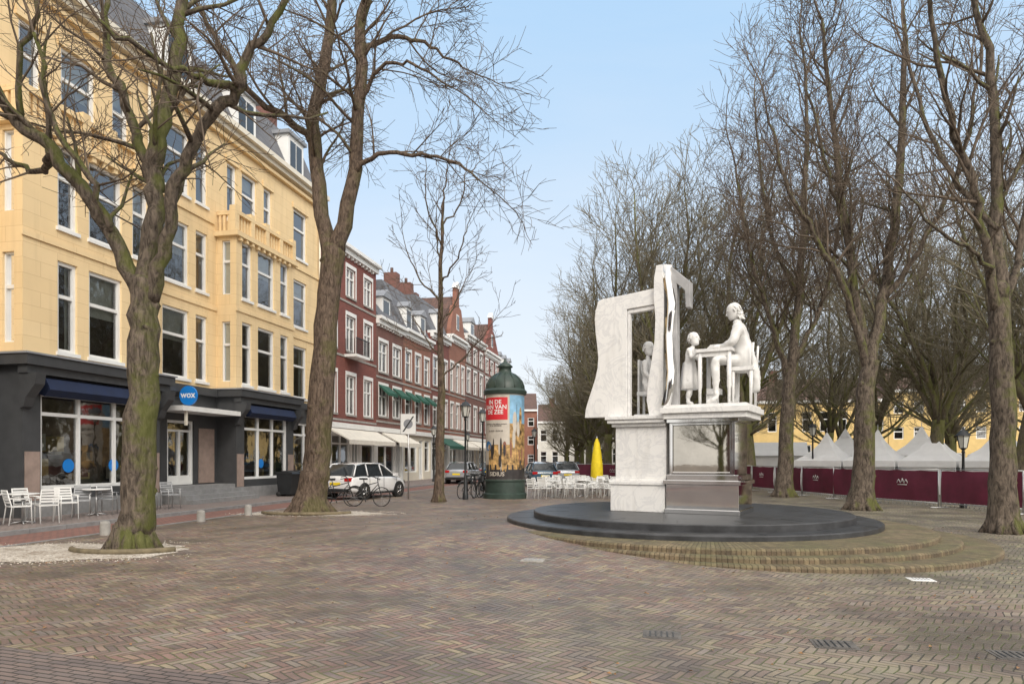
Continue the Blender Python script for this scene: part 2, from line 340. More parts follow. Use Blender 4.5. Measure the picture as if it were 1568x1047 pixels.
for k,(b0,b1) in enumerate(bays):
    B.wall(b0,b1,4.5,10.75,[(a,b,z0,z1) for a,b in baywin[k] for z0,z1 in fl[:2]],YEL)
    B.wall(b0,b1,ZB,4.5,[(b0+.55,b1-.55,.85,3.55,'shop')],DGREY)
    for uu,nn in((b0,(-1,0)),(b1,(1,0))):
        Sd=Fac(g,(uu,WB),(0,1),nn,True)
        Sd.wall(0,.9,4.5,10.75,[(.28,.66,z0+.1,z1-.05) for z0,z1 in fl[:2]],YEL)
        Sd.wall(0,.9,ZB,4.5,[],DGREY)
    g.m('balcony').box(YEL,b0-.18,b1+.18,WB-.18,W0-.01,10.75,10.95)
    for i in range(int((b1-b0)/.42)): g.m('balcony').box(YEL,b0+.1+i*.42,b0+.25+i*.42,WB-.14,WB-.003,10.6,10.75)
    n=5 if b1-b0>5 else 4; L=(b1-b0)/n
    for i in range(n):
        x=b0+i*L+.13; e=L-.26
        for q in range(4): g.m('balcony').box(YEL,x+e*(q+.5)/4-.06,x+e*(q+.5)/4+.06,WB+.05,WB+.15,11.05,11.66)
    g.m('balcony').box(YEL,b0,b1,WB+.01,WB+.22,10.95,11.05)
    g.m('balcony').box(YEL,b0-.06,b1+.06,WB-.06,WB+.25,11.66,11.82)
    for i in range(n+1):
        x=b0+i*L; g.m('balcony').box(YEL,x-.14,x+.14,WB-.05,WB+.22,10.95,11.98)
    for x in(b0,b1-.16):
        g.m('balcony').box(YEL,x,x+.16,WB+.25,W0-.02,11.66,11.82)
        for q in range(3): g.m('balcony').box(YEL,x+.03,x+.13,WB+.32+q*.2,WB+.42+q*.2,10.95,11.66)
    g.m('shop_cornice').box(DGREY,b0-.25,b1+.25,WB-.42,W0-.003,4.22,4.5)
    g.m('shop_cornice').box(DGREY,b0-.15,b1+.15,WB-.3,WB-.003,4.0,4.22)
    g.m('shop_cornice').box(LEAD,b0-.3,b1+.3,WB-.47,W0-.006,4.5,4.55)
    g.m('awning').prism(NAVY,[(b0+.45,WB-.003,3.98),(b0+.45,WB-.003,3.5),(b0+.45,WB-.22,3.42),(b0+.45,WB-.42,3.6),(b0+.45,WB-.28,3.9)],(b1-b0-.9,0,0))
    for x in(b0-.1,b1-.2):
        g.m('brackets').prism(DGREY,[(x,WB,4.0),(x,WB,3.05),(x,WB-.12,3.1),(x,WB-.2,3.35),(x,WB-.5,3.7),(x,WB-.55,4.0)],(.3,0,0))
    g.m('plinth').box(BSTONE,b0-.05,b1+.05,WB-.06,WB-.003,ZB,.55)
    g.m('string_course').box(YEL,b0-.05,b1+.05,WB-.05,WB-.002,7.72,7.88)
for a0,a1 in segs:
    g.m('shop_cornice').box(DGREY,a0+.3,a1-.3,W0-.25,W0-.004,4.2,4.5)
    g.m('string_course').box(YEL,a0+.003,a1-.003,W0-.05,W0-.002,7.72,7.88)
    g.m('plinth').box(BSTONE,a0+.06,(21.9 if a0==20.5 else a1-.06),W0-.06,W0-.003,ZB,.55)
for a0,a1 in segs: g.m('string_course').box(YEL,a0+.2,a1-.2,W0-.06,W0-.002,11.2,11.32)
g.m('eaves_cornice').box(YEL,-.1,33.85,W0-.18,W0-.002,15.0,15.15)
g.m('eaves_cornice').box(CREAM,-.1,33.9,W0-.5,W0+.3,15.5,15.72)
g.m('eaves_cornice').box(CREAM,-.1,33.9,W0-.3,W0+.3,15.3,15.5)
g.m('walls').box(YEL,-.05,33.8,W0+1.5,32,ZB,15.49)
Fac(g,(0,W0),(0,1),(-1,0)).wall(0,14.5,ZB,15.5,[],YEL); Fac(g,(33.8,W0),(0,1),(1,0)).wall(0,14.5,ZB,15.5,[],YEL)
g.m('roof').hexa(SLATE,[(-.05,W0,15.72),(33.8,W0,15.72),(33.8,32,15.72),(-.05,32,15.72),(-.05,W0+1.3,18.6),(33.8,W0+1.3,18.6),(33.8,31,18.6),(-.05,31,18.6)])
for x in(2,7.5,12.5,17.8,22.8,27.2,31.5):
    g.m('dormers').box(WHITE,x-.75,x+.75,W0+.15,W0+1.4,15.73,17.75)
    g.m('dormers').box(LEAD,x-.9,x+.9,W0+.02,W0+1.6,17.75,17.92)
    g.m('dormers').box(CGLASS,x-.55,x-.05,W0+.13,W0+.149,16.1,17.5); g.m('dormers').box(CGLASS,x+.05,x+.55,W0+.13,W0+.149,16.1,17.5)
for x in(10.2,20.5,33.2): g.m('chimneys').box(BR2,x-.5,x+.5,20,21.2,18.5,20.4)
for x in(10.35,20.95,33.5): g.m('drainpipe').tube(CREAM,[(x,W0-.12,4.6),(x,W0-.12,15.3)],.05,8)
g.m('door_canopy').box(PWHITE,21.3,24.75,16.3,W0-.003,3.42,3.6)
g.m('door_canopy').box(CREAM,21.6,21.68,16.4,16.48,2.9,3.42)
BLUE=mat('sign_blue',(.01,.20,.62),.4,.05)
g.m('shop_sign').prism(BLUE,[(22.35,16.9+.36*math.cos(2*math.pi*k/32),4.05+.36*math.sin(2*math.pi*k/32)) for k in range(32)],(.08,0,0))
vs,fs=text_geo('wox',.34); g.m('shop_sign').add(WHITE,[(22.345,16.9-v.x,3.97+v.y) for v in vs],fs)
g.m('shop_sign').tube(BLACK,[(22.39,17.2,4.05),(22.39,17.5,4.05)],.02,6)
for i in range(4):
    g.m('steps').box(BSTONE,21.1+.003*i,25.2-.003*i,15.75+i*.3,W0-.02,ZB+.001+i*.15,ZB+(i+1)*.15)
g.m('wall_panels').box(mat('sandstone',(.30,.225,.19),.8,.2),23.75,24.7,W0-.04,W0-.003,.75,2.9)
for x in(15.35,20.0,24.93,28.9): g.m('wall_panels').box(MATS['sandstone'],x,x+.45,WB-.035,WB-.003,.56,1.9)
for x in(16.9,18.6,26.9):
    g.m('window_stickers').prism(BLUE,[(x+.2*math.cos(2*math.pi*k/20),WB+.13,1.5+.2*math.sin(2*math.pi*k/20)) for k in range(20)],(0,.005,0))
g.done()

# ---- row of brick houses
def house(name,u0,u1,eave,wm,ncol,ww,floors,roof='mansard',rh=3,awn=None,shop=WHITE,style='sash',lintel=True,wdep=13,bal=False):
    g=G(name,rz=STREET_RZ); f=Fac(g,(u0,W0),(1,0),(0,-1)); L=u1-u0-.006
    cols=[( (i+.5)*L/ncol-ww/2,(i+.5)*L/ncol+ww/2) for i in range(ncol)]
    f.wall(0,L,3.7,eave,[(a,b,z0,z1,style) for a,b in cols for z0,z1 in floors],wm)
    h=L*.48
    f.wall(0,L,ZB,3.7,[(.3,h,.7,3.1,'shop'),(h+.35,h+1.35,.15,3.1,'door'),(h+1.7,L-.3,.7,3.1,'shop')] if L>5 else [(.3,L-1.6,.7,3.1,'shop'),(L-1.3,L-.3,.15,3.1,'door')],shop)
    f.fbox('shop_cornice',WHITE,.02,L-.02,3.45,3.75,-.25,.05)
    for z0,z1 in floors:
        if wm is not WSTUC: f.fbox('string_course',STONE,.02,L-.02,z0-.42,z0-.3,-.04,.02)
        for a,b in cols:
            if lintel: f.fbox('lintels',WHITE,a-.1,b+.1,z1+.002,z1+.22,-.03,.1)
            f.fbox('window_surround',WHITE,a-.1,a-.001,z0,z1,-.025,.05); f.fbox('window_surround',WHITE,b+.001,b+.1,z0,z1,-.025,.05)
    f.fbox('eaves_cornice',WHITE,-.0,L,eave-.45,eave-.15,-.22,.05); f.fbox('eaves_cornice',WHITE,-.0,L,eave-.15,eave+.05,-.42,.3)
    for i in range(int(L/.5)): f.fbox('eaves_cornice',WHITE,.15+i*.5,.25+i*.5,eave-.6,eave-.45,-.16,0)
    for uu in(u0+.003,u1-.009):
        Fac(g,(uu,W0),(0,1),(-1,0)).quad('walls',wm,0,wdep,ZB,eave,0)
    g.m('walls').box(wm,u0+.01,u1-.01,W0+1.5,W0+wdep,ZB,eave-.01)
    if roof=='mansard':
        g.m('roof').hexa(SLATE,[(u0,W0,eave+.05),(u1-.005,W0,eave+.05),(u1-.005,W0+wdep,eave+.05),(u0,W0+wdep,eave+.05),(u0,W0+rh*.45,eave+rh),(u1-.005,W0+rh*.45,eave+rh),(u1-.005,W0+wdep-1,eave+rh),(u0,W0+wdep-1,eave+rh)])
        nd=max(1,ncol-1)
        for i in range(nd):
            x=u0+(i+.5)*L/nd; g.m('dormers').box(WHITE,x-.6,x+.6,W0+.15,W0+1.5,eave+.06,eave+1.8)
            g.m('dormers').box(CGLASS,x-.4,x+.4,W0+.135,W0+.149,eave+.35,eave+1.6)
            g.m('dormers').prism(LEAD,[(x-.75,W0,eave+1.8),(x+.75,W0,eave+1.8),(x,W0,eave+2.3)],(0,1.8,0))
    elif roof=='hip':
        m=(u0+u1)/2; g.m('roof').add(SLATE,[(u0,W0-.2,eave+.06),(u1,W0-.2,eave+.06),(u1,W0+wdep,eave+.06),(u0,W0+wdep,eave+.06),(u0+.8,W0+3,eave+rh),(u1-.8,W0+3,eave+rh),(u1-.8,W0+6,eave+rh),(u0+.8,W0+6,eave+rh)],[(0,1,5,4),(1,2,6,5),(2,3,7,6),(3,0,4,7),(4,5,6,7)])
        x=m; g.m('dormers').box(WHITE,x-.7,x+.7,W0+.3,W0+2.5,eave+.1,eave+1.7); g.m('dormers').box(CGLASS,x-.5,x+.5,W0+.285,W0+.299,eave+.4,eave+1.5)
        g.m('dormers').prism(LEAD,[(x-.85,W0+.15,eave+1.7),(x+.85,W0+.15,eave+1.7),(x,W0+.15,eave+2.3)],(0,2.4,0))
    elif roof=='gable':
        m=(u0+u1)/2
        g.m('gable').prism(wm,[(u0+.3,W0-.01,eave),(u1-.3,W0-.01,eave),(u1-.3,W0-.01,eave+.5),(m+1.2,W0-.01,eave+rh*.62),(m+.5,W0-.01,eave+rh*.66),(m+.45,W0-.01,eave+rh),(m-.45,W0-.01,eave+rh),(m-.5,W0-.01,eave+rh*.66),(m-1.2,W0-.01,eave+rh*.62),(u0+.3,W0-.01,eave+.5)],(0,.35,0))
        g.m('gable').prism(WHITE,[(m-.6,W0-.08,eave+rh),(m+.6,W0-.08,eave+rh),(m,W0-.08,eave+rh+.6)],(0,.45,0))
        g.m('gable').box(WHITE,m-.4,m+.4,W0-.04,W0-.015,eave+.8,eave+2.2); g.m('gable').box(CGLASS,m-.3,m+.3,W0-.06,W0-.042,eave+.9,eave+2.1)
        g.m('roof').prism(TILE,[(u0,W0+.35,eave),(u1-.01,W0+.35,eave),(m,W0+.35,eave+rh*.85)],(0,wdep-.5,0))
    if awn:
        for kind,z0,ms in awn:
            if kind=='shop': g.m('awning').prism(ms,[(u0+.4,W0-.26,3.4),(u0+.4,W0-1.5,2.75),(u0+.4,W0-1.5,2.5),(u0+.4,W0-1.46,2.5),(u0+.4,W0-1.46,2.7),(u0+.4,W0-.26,3.3)],(L-.8,0,0))
            else:
                for a,b in cols: g.m('awning').prism(ms,[(u0+a-.08,W0-.03,z0),(u0+a-.08,W0-.7,z0-.55),(u0+a-.08,W0-.7,z0-.75),(u0+a-.08,W0-.03,z0-.1)],(b-a+.16,0,0))
    if bal:
        z=floors[1][0]-.25; a=cols[1][0]-.3; b=cols[1][1]+.3
        f.fbox('balcony',WHITE,a,b,z-.15,z,-.8,0)
        for i in range(int((b-a)/.13)+1): f.fbox('balcony',BLACK,a+i*.13,a+i*.13+.025,z,z+.9,-.78,-.755)
        f.fbox('balcony',BLACK,a,b,z+.9,z+.95,-.8,-.74)
        for q in range(6): f.fbox('balcony',BLACK,a,a+.025,z,z+.9,-.78+q*.13,-.755+q*.13)
    for x in(u0+.7,u1-.9): g.m('chimneys').box(BR2,x-.45,x+.45,W0+5,W0+6.2,eave+1,eave+rh+1.2); g.m('chimneys').tube(TILE,[(x,W0+5.6,eave+rh+1.2),(x,W0+5.6,eave+rh+1.7)],.15,8)
    g.done()
house('brick_house',33.85,41.3,14.0,BR1,3,1.25,[(4.3,6.6),(8.0,10.1),(11.2,12.9)],'flat',1,[('shop',0,CREAMAWN)],bal=True,style='cross')
house('brick_house',41.3,46.2,10.9,BR2,2,1.5,[(4.5,6.5),(7.4,9.4)],'hip',4,[('w',6.55,GREEN),('shop',0,CREAMAWN)],style='cross')
house('brick_house',46.2,52.4,11.0,BR3,3,1.2,[(4.4,6.5),(7.4,9.5)],'mansard',3.6,[('w',6.55,GREEN)],shop=CREAM)
house('brick_house',52.4,57.4,12.0,BR1,2,1.4,[(4.4,6.6),(7.7,10.0)],'mansard',3,[('shop',0,GREEN)])
house('brick_house',57.4,62.6,12.6,BR3,3,1.05,[(4.4,6.6),(7.7,10.2)],'gable',4.6,[('shop',0,CREAMAWN)])
house('brick_house',62.6,70,13.6,BR2,3,1.3,[(4.4,6.8),(8.1,10.3),(11,12.5)],'hip',3,[('shop',0,CREAMAWN)],shop=CREAM)
house('brick_house',70,77,13.2,BR1,3,1.3,[(4.4,6.8),(8.1,10.3),(10.9,12.3)],'gable',4,shop=CREAM)
house('brick_house',77,85,12.0,WSTUC,4,1.1,[(4.4,6.6),(8,10.2)],'mansard',3)

# ---- other sides of the square
def farhouse(name,x,y,rz,L,H,wm,ncol,nf,rm,rh=3):
    g=G(name,(x,y,0),rz); f=Fac(g,(0,0),(1,0),(0,-1)); fh=(H-.8)/nf
    ops=[((i+.5)*L/ncol-.5,(i+.5)*L/ncol+.5,k*fh+1.0,k*fh+fh-.5,'plain') for i in range(ncol) for k in range(nf)]
    f.wall(0,L,0,H,ops,wm); g.m('walls').box(wm,.01,L-.01,1.5,10,0,H-.01); g.m('walls').box(wm,0,.3,.02,1.5,0,H); g.m('walls').box(wm,L-.3,L,.02,1.5,0,H)
    f.fbox('eaves_cornice',WHITE,0,L,H-.3,H,-.3,.2)
    g.m('roof').add(rm,[(0,-.2,H+.01),(L,-.2,H+.01),(L,10,H+.01),(0,10,H+.01),(0,5,H+rh),(L,5,H+rh)],[(0,1,5,4),(2,3,4,5),(0,4,3),(1,2,5)])
    g.m('chimneys').box(BR2,L*.2,L*.2+.9,4,5,H+1,H+rh+1); g.done()
farhouse('white_townhouse',4,106,R(-3),9,7.5,WSTUC,5,2,TILE)
farhouse('white_townhouse',13,105.5,R(-3),10,8.5,WSTUC,5,2,SLATE)
farhouse('brick_townhouse',-6,108,R(0),10,9.5,BR3,5,3,TILE)
farhouse('brick_townhouse',23,104,R(-6),12,9.5,BR2,6,3,TILE)
farhouse('ochre_townhouse',27.5,80,R(-14),15,8.4,OCHRE,8,2,TILE)
farhouse('ochre_townhouse',42.1,76.3,R(-16),14,9.4,OCHRE,7,3,TILE)
farhouse('white_townhouse',55.6,72.4,R(-20),14,9,WSTUC,7,3,SLATE)
farhouse('ochre_townhouse',69,67.5,R(-25),18,9,OCHRE,8,3,TILE)
for i,(wm,H) in enumerate([(BR2,11),(WSTUC,12),(BR3,10),(BR1,12),(CREAM,11),(BR2,10)]):
    farhouse('townhouse_across_the_square',40-i*13,-26-i*1.0,R(184),12.9,H,wm,6,3,TILE)

# ------------------------------------------------------------------ ground (gentle rise beside the monument)
def gh_(x,y):
    d2=((x-.2)/4.3)**2+((y-14.6)/4.0)**2
    return .30*math.exp(-d2**1.25) if d2<9 else 0
m=M(); xs=[-400,-100,-30]+[-14+i*.35 for i in range(81)]+[30,100,400]; ys=[-100,0]+[6+i*.35 for i in range(61)]+[60,150,600]
vs=[(x,y,gh_(x,y)) for y in ys for x in xs]; nx=len(xs)
m.add(PAVE,vs,[(j*nx+i,j*nx+i+1,(j+1)*nx+i+1,(j+1)*nx+i) for j in range(len(ys)-1) for i in range(nx-1)],True); m.obj('ground')
ROADM=brickmat('road_brick',(.30,.145,.11),(.24,.12,.10),(.11,.08,.07),.2,.1,.01,.4)
SIDEM=brickmat('pavement_tile',(.26,.215,.195),(.30,.24,.215),(.13,.11,.10),.2,.1,.01,.3)
BANDM=brickmat('band_clinker',(.19,.155,.142),(.26,.195,.165),(.07,.06,.05),.21,.072,.009,.5,.5)
for mm in(ROADM,SIDEM,BANDM):
    nt=mm.node_tree
    for n in nt.nodes:
        if n.bl_idname=='ShaderNodeCombineXYZ':
            sp=[q for q in nt.nodes if q.bl_idname=='ShaderNodeSeparateXYZ'][0]
            nt.links.new(sp.outputs[0],n.inputs[0]); nt.links.new(sp.outputs[1],n.inputs[1])
m=M(); m.add(ROADM,[(-20,12.4,.006),(110,12.4,.006),(110,13.9,.006),(-20,13.9,.006)],[(0,1,2,3)]); m.obj('road',rz=STREET_RZ)
m=M(); m.box(SIDEM,-20,110,14.05,W0+.05,-.05,.1); m.obj('pavement',rz=STREET_RZ)
m=M()
for i in range(130): m.box(BSTONE,-20+i,-20+i+.985,13.9,14.048,-.05,.106)
for i in range(130): m.box(BSTONE,-20+i,-20+i+.985,12.28,12.4,-.05,.012)
m.obj('kerb',rz=STREET_RZ)
m=M(); a=R(-19.4); ca,sa=math.cos(a),math.sin(a)
def tol(x,y): x-=-4.6; y-=6.17; return (x*ca+y*sa,-x*sa+y*ca,0)
m.add(BANDM,[tol(*q) for q in((-12,8.9),(-4.6,6.17),(-1.7,5.15),(3,3.5),(3,-3),(-12,-3))],[(5,4,3,2,1,0)]); m.obj('paving_band',(-4.6,6.17,.006),a)
def patch(name,cx,cy,rx,ry,mt,z=.008,seed=1,rz=0,spill=300):
    r=random.Random(seed); m=M(); n=60; k=[r.uniform(.7,1.15) for _ in range(n)]
    k=[(k[i-1]+k[i]*2+k[(i+1)%n])/4 for i in range(n)]
    vs=[(0,0,.03)]+[(rx*k[i]*math.cos(i*2*math.pi/n),ry*k[i]*math.sin(i*2*math.pi/n),0) for i in range(n)]
    m.add(mt,vs,[(0,i+1,(i+1)%n+1) for i in range(n)],True)
    for _ in range(spill):
        a=r.uniform(0,6.283); q=1+abs(r.gauss(0,.14)); s=r.uniform(.008,.022); x,y=rx*q*math.cos(a),ry*q*math.sin(a)
        m.add(mt,[(x-s,y,0),(x,y-s,0),(x+s,y,0),(x,y+s,0),(x,y,s)],[(0,1,4),(1,2,4),(2,3,4),(3,0,4)])
    m.obj(name,(cx,cy,z),rz)
patch('gravel_patch',-8.6,12.35,3.4,1.25,GRAVEL,seed=2,rz=R(10),spill=900); patch('gravel_patch',-6.0,21.2,2.2,.9,GRAVEL,seed=3)
WOODE=mat('timber_edging',(.16,.13,.08),.9,.4,6,bmp=.5)
for cx,cy,rr in((-7.1,12.7,.85),(-6.3,21.3,1.2)):
    m=M(); m.tube(WOODE,[(rr*1.2*math.cos(a),rr*.75*math.sin(a),.05) for a in[3.4+k*.25 for k in range(11)]],.055,7); m.obj('timber_tree_edging',(cx,cy,0))
for x,y,s,c in((.33,10.7,.30,STONE),(5.75,9.6,.26,PWHITE),(1.45,6.6,.30,IRON),(2.95,6.25,.32,IRON),(4.35,5.9,.3,IRON),(7.3,17.5,1.2,IRON)):
    m=M(); z=gh_(x,y); m.box(c,-s/2-.03,s/2+.03,-s*.4-.03,s*.4+.03,-.01,.005+z); m.box(c,-s/2,s/2,-s*.4,s*.4,-.01,.010+z)
    for k in range(5): m.box(BLACK if c is IRON else LEAD,-s/2+.03+k*(s-.03)/5,-s/2+.045+k*(s-.03)/5,-s*.32,s*.32,0,.0125+z)
    m.obj('drain_cover',(x,y,0),R(-12))
m=M(); r=random.Random(9); LF=mat('dead_leaf',(.26,.14,.06),.8,.5,30)
for _ in range(650):
    x=r.uniform(-8,11); y=r.uniform(4.5,20); s=r.uniform(.012,.032); a=r.uniform(0,6.3); z=gh_(x,y)
    if (x-4.5)**2+(y-14.9)**2<24: continue
    m.add(LF,[(x+s*math.cos(a),y+s*math.sin(a),.012+z),(x+s*.5*math.cos(a+1.6),y+s*.5*math.sin(a+1.6),.025+z),(x-s*math.cos(a),y-s*math.sin(a),.012+z),(x+s*.5*math.cos(a-1.6),y+s*.5*math.sin(a-1.6),.014+z)],[(0,1,2,3)])
m.obj('fallen_leaves')

# ------------------------------------------------------------------ trees
def rv(r): return Vector((r.gauss(0,1),r.gauss(0,1),r.gauss(0,1)))
def grow(m,p,d,L,r0,lev,P,r):
    n=max(3,min(9,int(L/P['seg'][lev]))); rend=max(P['rmin']*.8,r0*.3)
    pts=[p.copy()]; rad=[r0]
    for i in range(n):
        d=(d+rv(r)*P['jit']+Vector((0,0,P['up'][lev]))).normalized(); p=p+d*(L/n); pts.append(p); rad.append(r0+(rend-r0)*(i+1)/n)
    m.tube(P['bark'] if r0>.05 else P['twig'],pts,rad,8 if r0>.1 else 5 if r0>.03 else 3)
    if lev>0: spawn(m,pts,rad,L,lev,P,r,.15)
def spawn(m,pts,rad,L,lev,P,r,t0,lr=(.42,.72),kk=None):
    n=len(pts)-1; k=kk or max(2,int(L*P['dens'][lev]+r.random()))
    for c in range(k):
        t=t0+(1-t0)*(c+r.random())/k; x=min(t*n,n-.001); i=int(x); f=x-i
        p=pts[i].lerp(pts[i+1],f); tan=(pts[i+1]-pts[i]).normalized(); rr=rad[i]+(rad[i+1]-rad[i])*f
        pv=rv(r); pv=(pv-tan*pv.dot(tan)).normalized(); a=R(r.uniform(*P['ang']))
        cd=(tan*math.cos(a)+pv*math.sin(a)).normalized()
        if cd.z<P.get('minz',-.3): cd.z=abs(cd.z)*.5; cd.normalize()
        grow(m,p,cd,L*r.uniform(*lr)*(1.15-.5*t),min(P['cap'][lev-1],max(P['rmin'],rr*.5)),lev-1,P,r)
def smooth(pts,rads,sub=4,j=.0,r=None):
    pts=[Vector(p) for p in pts]; o=[];q=[]
    for i in range(len(pts)-1):
        a,b,c,d=pts[max(i-1,0)],pts[i],pts[i+1],pts[min(i+2,len(pts)-1)]
        for k in range(sub):
            t=k/sub; o.append(.5*((2*b)+(c-a)*t+(2*a-5*b+4*c-d)*t*t+(3*b-a-3*c+d)*t**3)+(rv(r)*j if r and (i or k) else Vector()))
            q.append((rads[i]+(rads[i+1]-rads[i])*t)*(1+(r.uniform(-.05,.05) if r else 0)))
    o.append(pts[-1]);q.append(rads[-1]); return o,q
def PP(**k):
    d=dict(seg=[.2,.28,.38,.6],jit=.14,up=[.06,.08,.08,.06],dens=[0,5.0,3.0,2.0],ang=(25,60),rmin=.006,cap=[.012,.022,.055,.12],bark=BARK,twig=TWIG); d.update(k); return d
def hero(name,base,trunk,limbs,P,seed,Lb=3.2,lev=2,K=1.7):
    r=random.Random(seed); m=M(); b=Vector((base[0],base[1],0))
    pts,rad=smooth([(x-b.x,dy,z) for x,dy,z,_ in trunk],[q[3] for q in trunk],5,.018,r)
    m.tube(P['bark'],[pts[0]+Vector((0,0,-.1)),pts[0]+Vector((0,0,.12)),pts[0]+Vector((0,0,.4))]+pts[3:],[rad[0]*1.3,rad[0]*1.12,rad[0]*1.0]+rad[3:],16)
    for a in range(7):
        q=a*.9+r.random()*.5; dv=Vector((math.cos(q),math.sin(q),0)); m.tube(P['bark'],[pts[0]+dv*rad[0]*.6+Vector((0,0,.5)),pts[0]+dv*rad[0]*.95+Vector((0,0,.16)),pts[0]+dv*rad[0]*1.5+Vector((0,0,-.06))],[rad[0]*.25,rad[0]*.3,rad[0]*.15],7)
    for _ in range(7):
        i=r.randint(4,len(pts)-2); q=r.uniform(0,6.283); dv=Vector((math.cos(q),math.sin(q),0)); c=pts[i]+dv*rad[i]*.75; s=rad[i]*r.uniform(.25,.42)
        m.tube(P['bark'],[c-Vector((0,0,s*1.3)),c-Vector((0,0,s*.6)),c+dv*s*.25,c+Vector((0,0,s*.6)),c+Vector((0,0,s*1.3))],[s*.2,s*.8,s,s*.8,s*.2],8)
    for l in limbs:
        pp=[(x-b.x,dy,z) for x,dy,z,_ in l]; pts2,rad2=smooth(pp,[q[3] for q in l],5,.035,r)
        m.tube(P['bark'],pts2,rad2,9)
        LL=sum((pts2[i+1]-pts2[i]).length for i in range(len(pts2)-1))
        spawn(m,pts2,rad2,Lb,lev+1,P,r,.2,lr=(.55,1.1),kk=int(LL*K))
        d=(pts2[-1]-pts2[-3]).normalized(); grow(m,pts2[-1],d,Lb*.9,rad2[-1],lev,P,r)
    return m.obj(name,(b.x,b.y,0))
hero('bare_tree',(-7.15,12.9),
 [(-7.15,0,0,.36),(-7.08,0,.74,.31),(-7.0,0,2.9,.27),(-6.96,0,4.4,.27),(-6.93,0,5.1,.22)],
 [[(-7.0,0,4.8,.18),(-7.4,-.1,5.74,.135),(-7.83,-.3,6.54,.12),(-8.44,-.5,7.4,.11),(-9.06,-.6,7.9,.10),(-9.5,-.8,9.0,.08),(-10.05,-.9,9.9,.06)],
  [(-6.94,0,5.0,.19),(-6.81,.1,6.3,.17),(-6.86,.2,7.28,.17),(-6.72,.3,8.4,.14),(-6.53,.4,9.6,.12),(-6.44,.5,11.1,.10),(-6.3,.5,13.2,.06)],
  [(-6.87,.2,7.1,.12),(-7.27,.4,7.9,.10),(-7.7,.7,8.76,.09),(-8.2,.9,9.87,.08),(-8.3,1.1,11.2,.05)],
  [(-6.85,0,4.7,.17),(-6.44,-.2,5.8,.12),(-6.16,-.3,6.8,.11),(-5.6,-.5,7.77,.10),(-4.93,-.6,8.33,.10),(-4.74,-.7,8.9,.08),(-4.12,-.8,9.6,.06),(-3.75,-1,10.6,.04)],
  [(-4.95,-.6,8.3,.08),(-5.4,-1.0,8.35,.06),(-6.0,-1.5,8.4,.045),(-6.6,-2.0,8.7,.03)],
  [(-8.4,-.5,7.3,.08),(-9.0,.2,7.2,.06),(-9.8,.6,7.5,.045),(-10.6,.9,8.2,.03)],
  [(-8.9,-.6,7.8,.06),(-8.75,-.8,8.7,.05),(-8.3,-1,9.5,.04),(-8.1,-1.1,10.8,.03)],
  [(-7.4,-.1,5.8,.07),(-7.5,-.6,6.6,.055),(-8.0,-1.0,7.6,.045),(-8.2,-1.2,9.0,.03)]],
 PP(up=[.02,.02,.02,.02],jit=.17,minz=-.6),11,Lb=2.3,K=1.6)
hero('bare_tree',(-6.33,21.4),
 [(-6.33,0,0,.55),(-6.22,0,.9,.47),(-6.1,0,1.9,.42),(-5.82,0,5.84,.35),(-5.62,0,7.9,.36),(-5.55,0,8.4,.3)],
 [[(-5.7,0,8.0,.27),(-6.13,.2,10.35,.23),(-6.33,.4,12.4,.21),(-6.02,.5,14.24,.18),(-5.8,.6,16.3,.15),(-5.9,.6,20,.08)],
  [(-5.5,0,8.1,.27),(-4.9,-.2,10.75,.21),(-4.7,-.4,13,.19),(-4.6,-.5,14.9,.17),(-4.2,-.6,17,.13),(-4,-.6,20,.06)],
  [(-6.3,.3,11.8,.13),(-7.1,.0,12.4,.10),(-8.0,-.4,12.9,.09),(-8.8,-.8,14.2,.075),(-9.6,-1,15.5,.05)],
  [(-4.9,-.2,10.6,.09),(-4.1,-.5,11.0,.07),(-3.0,-.8,10.9,.055),(-1.8,-1.0,10.6,.04),(-1.0,-1.1,10.0,.025)],
  [(-4.65,-.4,14.2,.09),(-3.6,0,14.9,.07),(-2.6,.3,14.8,.05),(-1.6,.4,14.2,.03)],
  [(-4.4,-.5,16,.09),(-3.4,-.9,17,.07),(-2.2,-1.2,17.3,.05),(-.8,-1.4,17.0,.03)],
  [(-4.75,-.4,12.6,.07),(-3.9,-.9,13.4,.055),(-2.9,-1.3,13.3,.04),(-1.9,-1.5,12.6,.025)]],
 PP(up=[-.03,-.02,.01,.03],bark=BARK2,rmin=.008,minz=-.8),12,Lb=3.0,K=1.8)
l3=[[(-2.8,0,4.9+k*.75,.04),(-2.8+math.cos(k*2.4)*.8,math.sin(k*2.4)*.8,5.6+k*.78,.03),(-2.8+math.cos(k*2.4)*1.7*(1-k*.05),math.sin(k*2.4)*1.7*(1-k*.05),6.6+k*.82,.018)] for k in range(9)]
hero('bare_tree',(-2.9,27),[(-2.9,0,0,.22),(-2.85,0,2,.17),(-2.8,0,4.3,.15),(-2.82,0,8.7,.09),(-2.7,0,12.0,.03)],l3+[[(-2.75,0,10,.05),(-2.7,0,12,.035),(-2.6,0,13,.02)]],PP(bark=BARK2,rmin=.009,up=[.04,.05,.05,.05],dens=[0,2.8,2.2,1.4]),13,Lb=2.1,K=2.2)
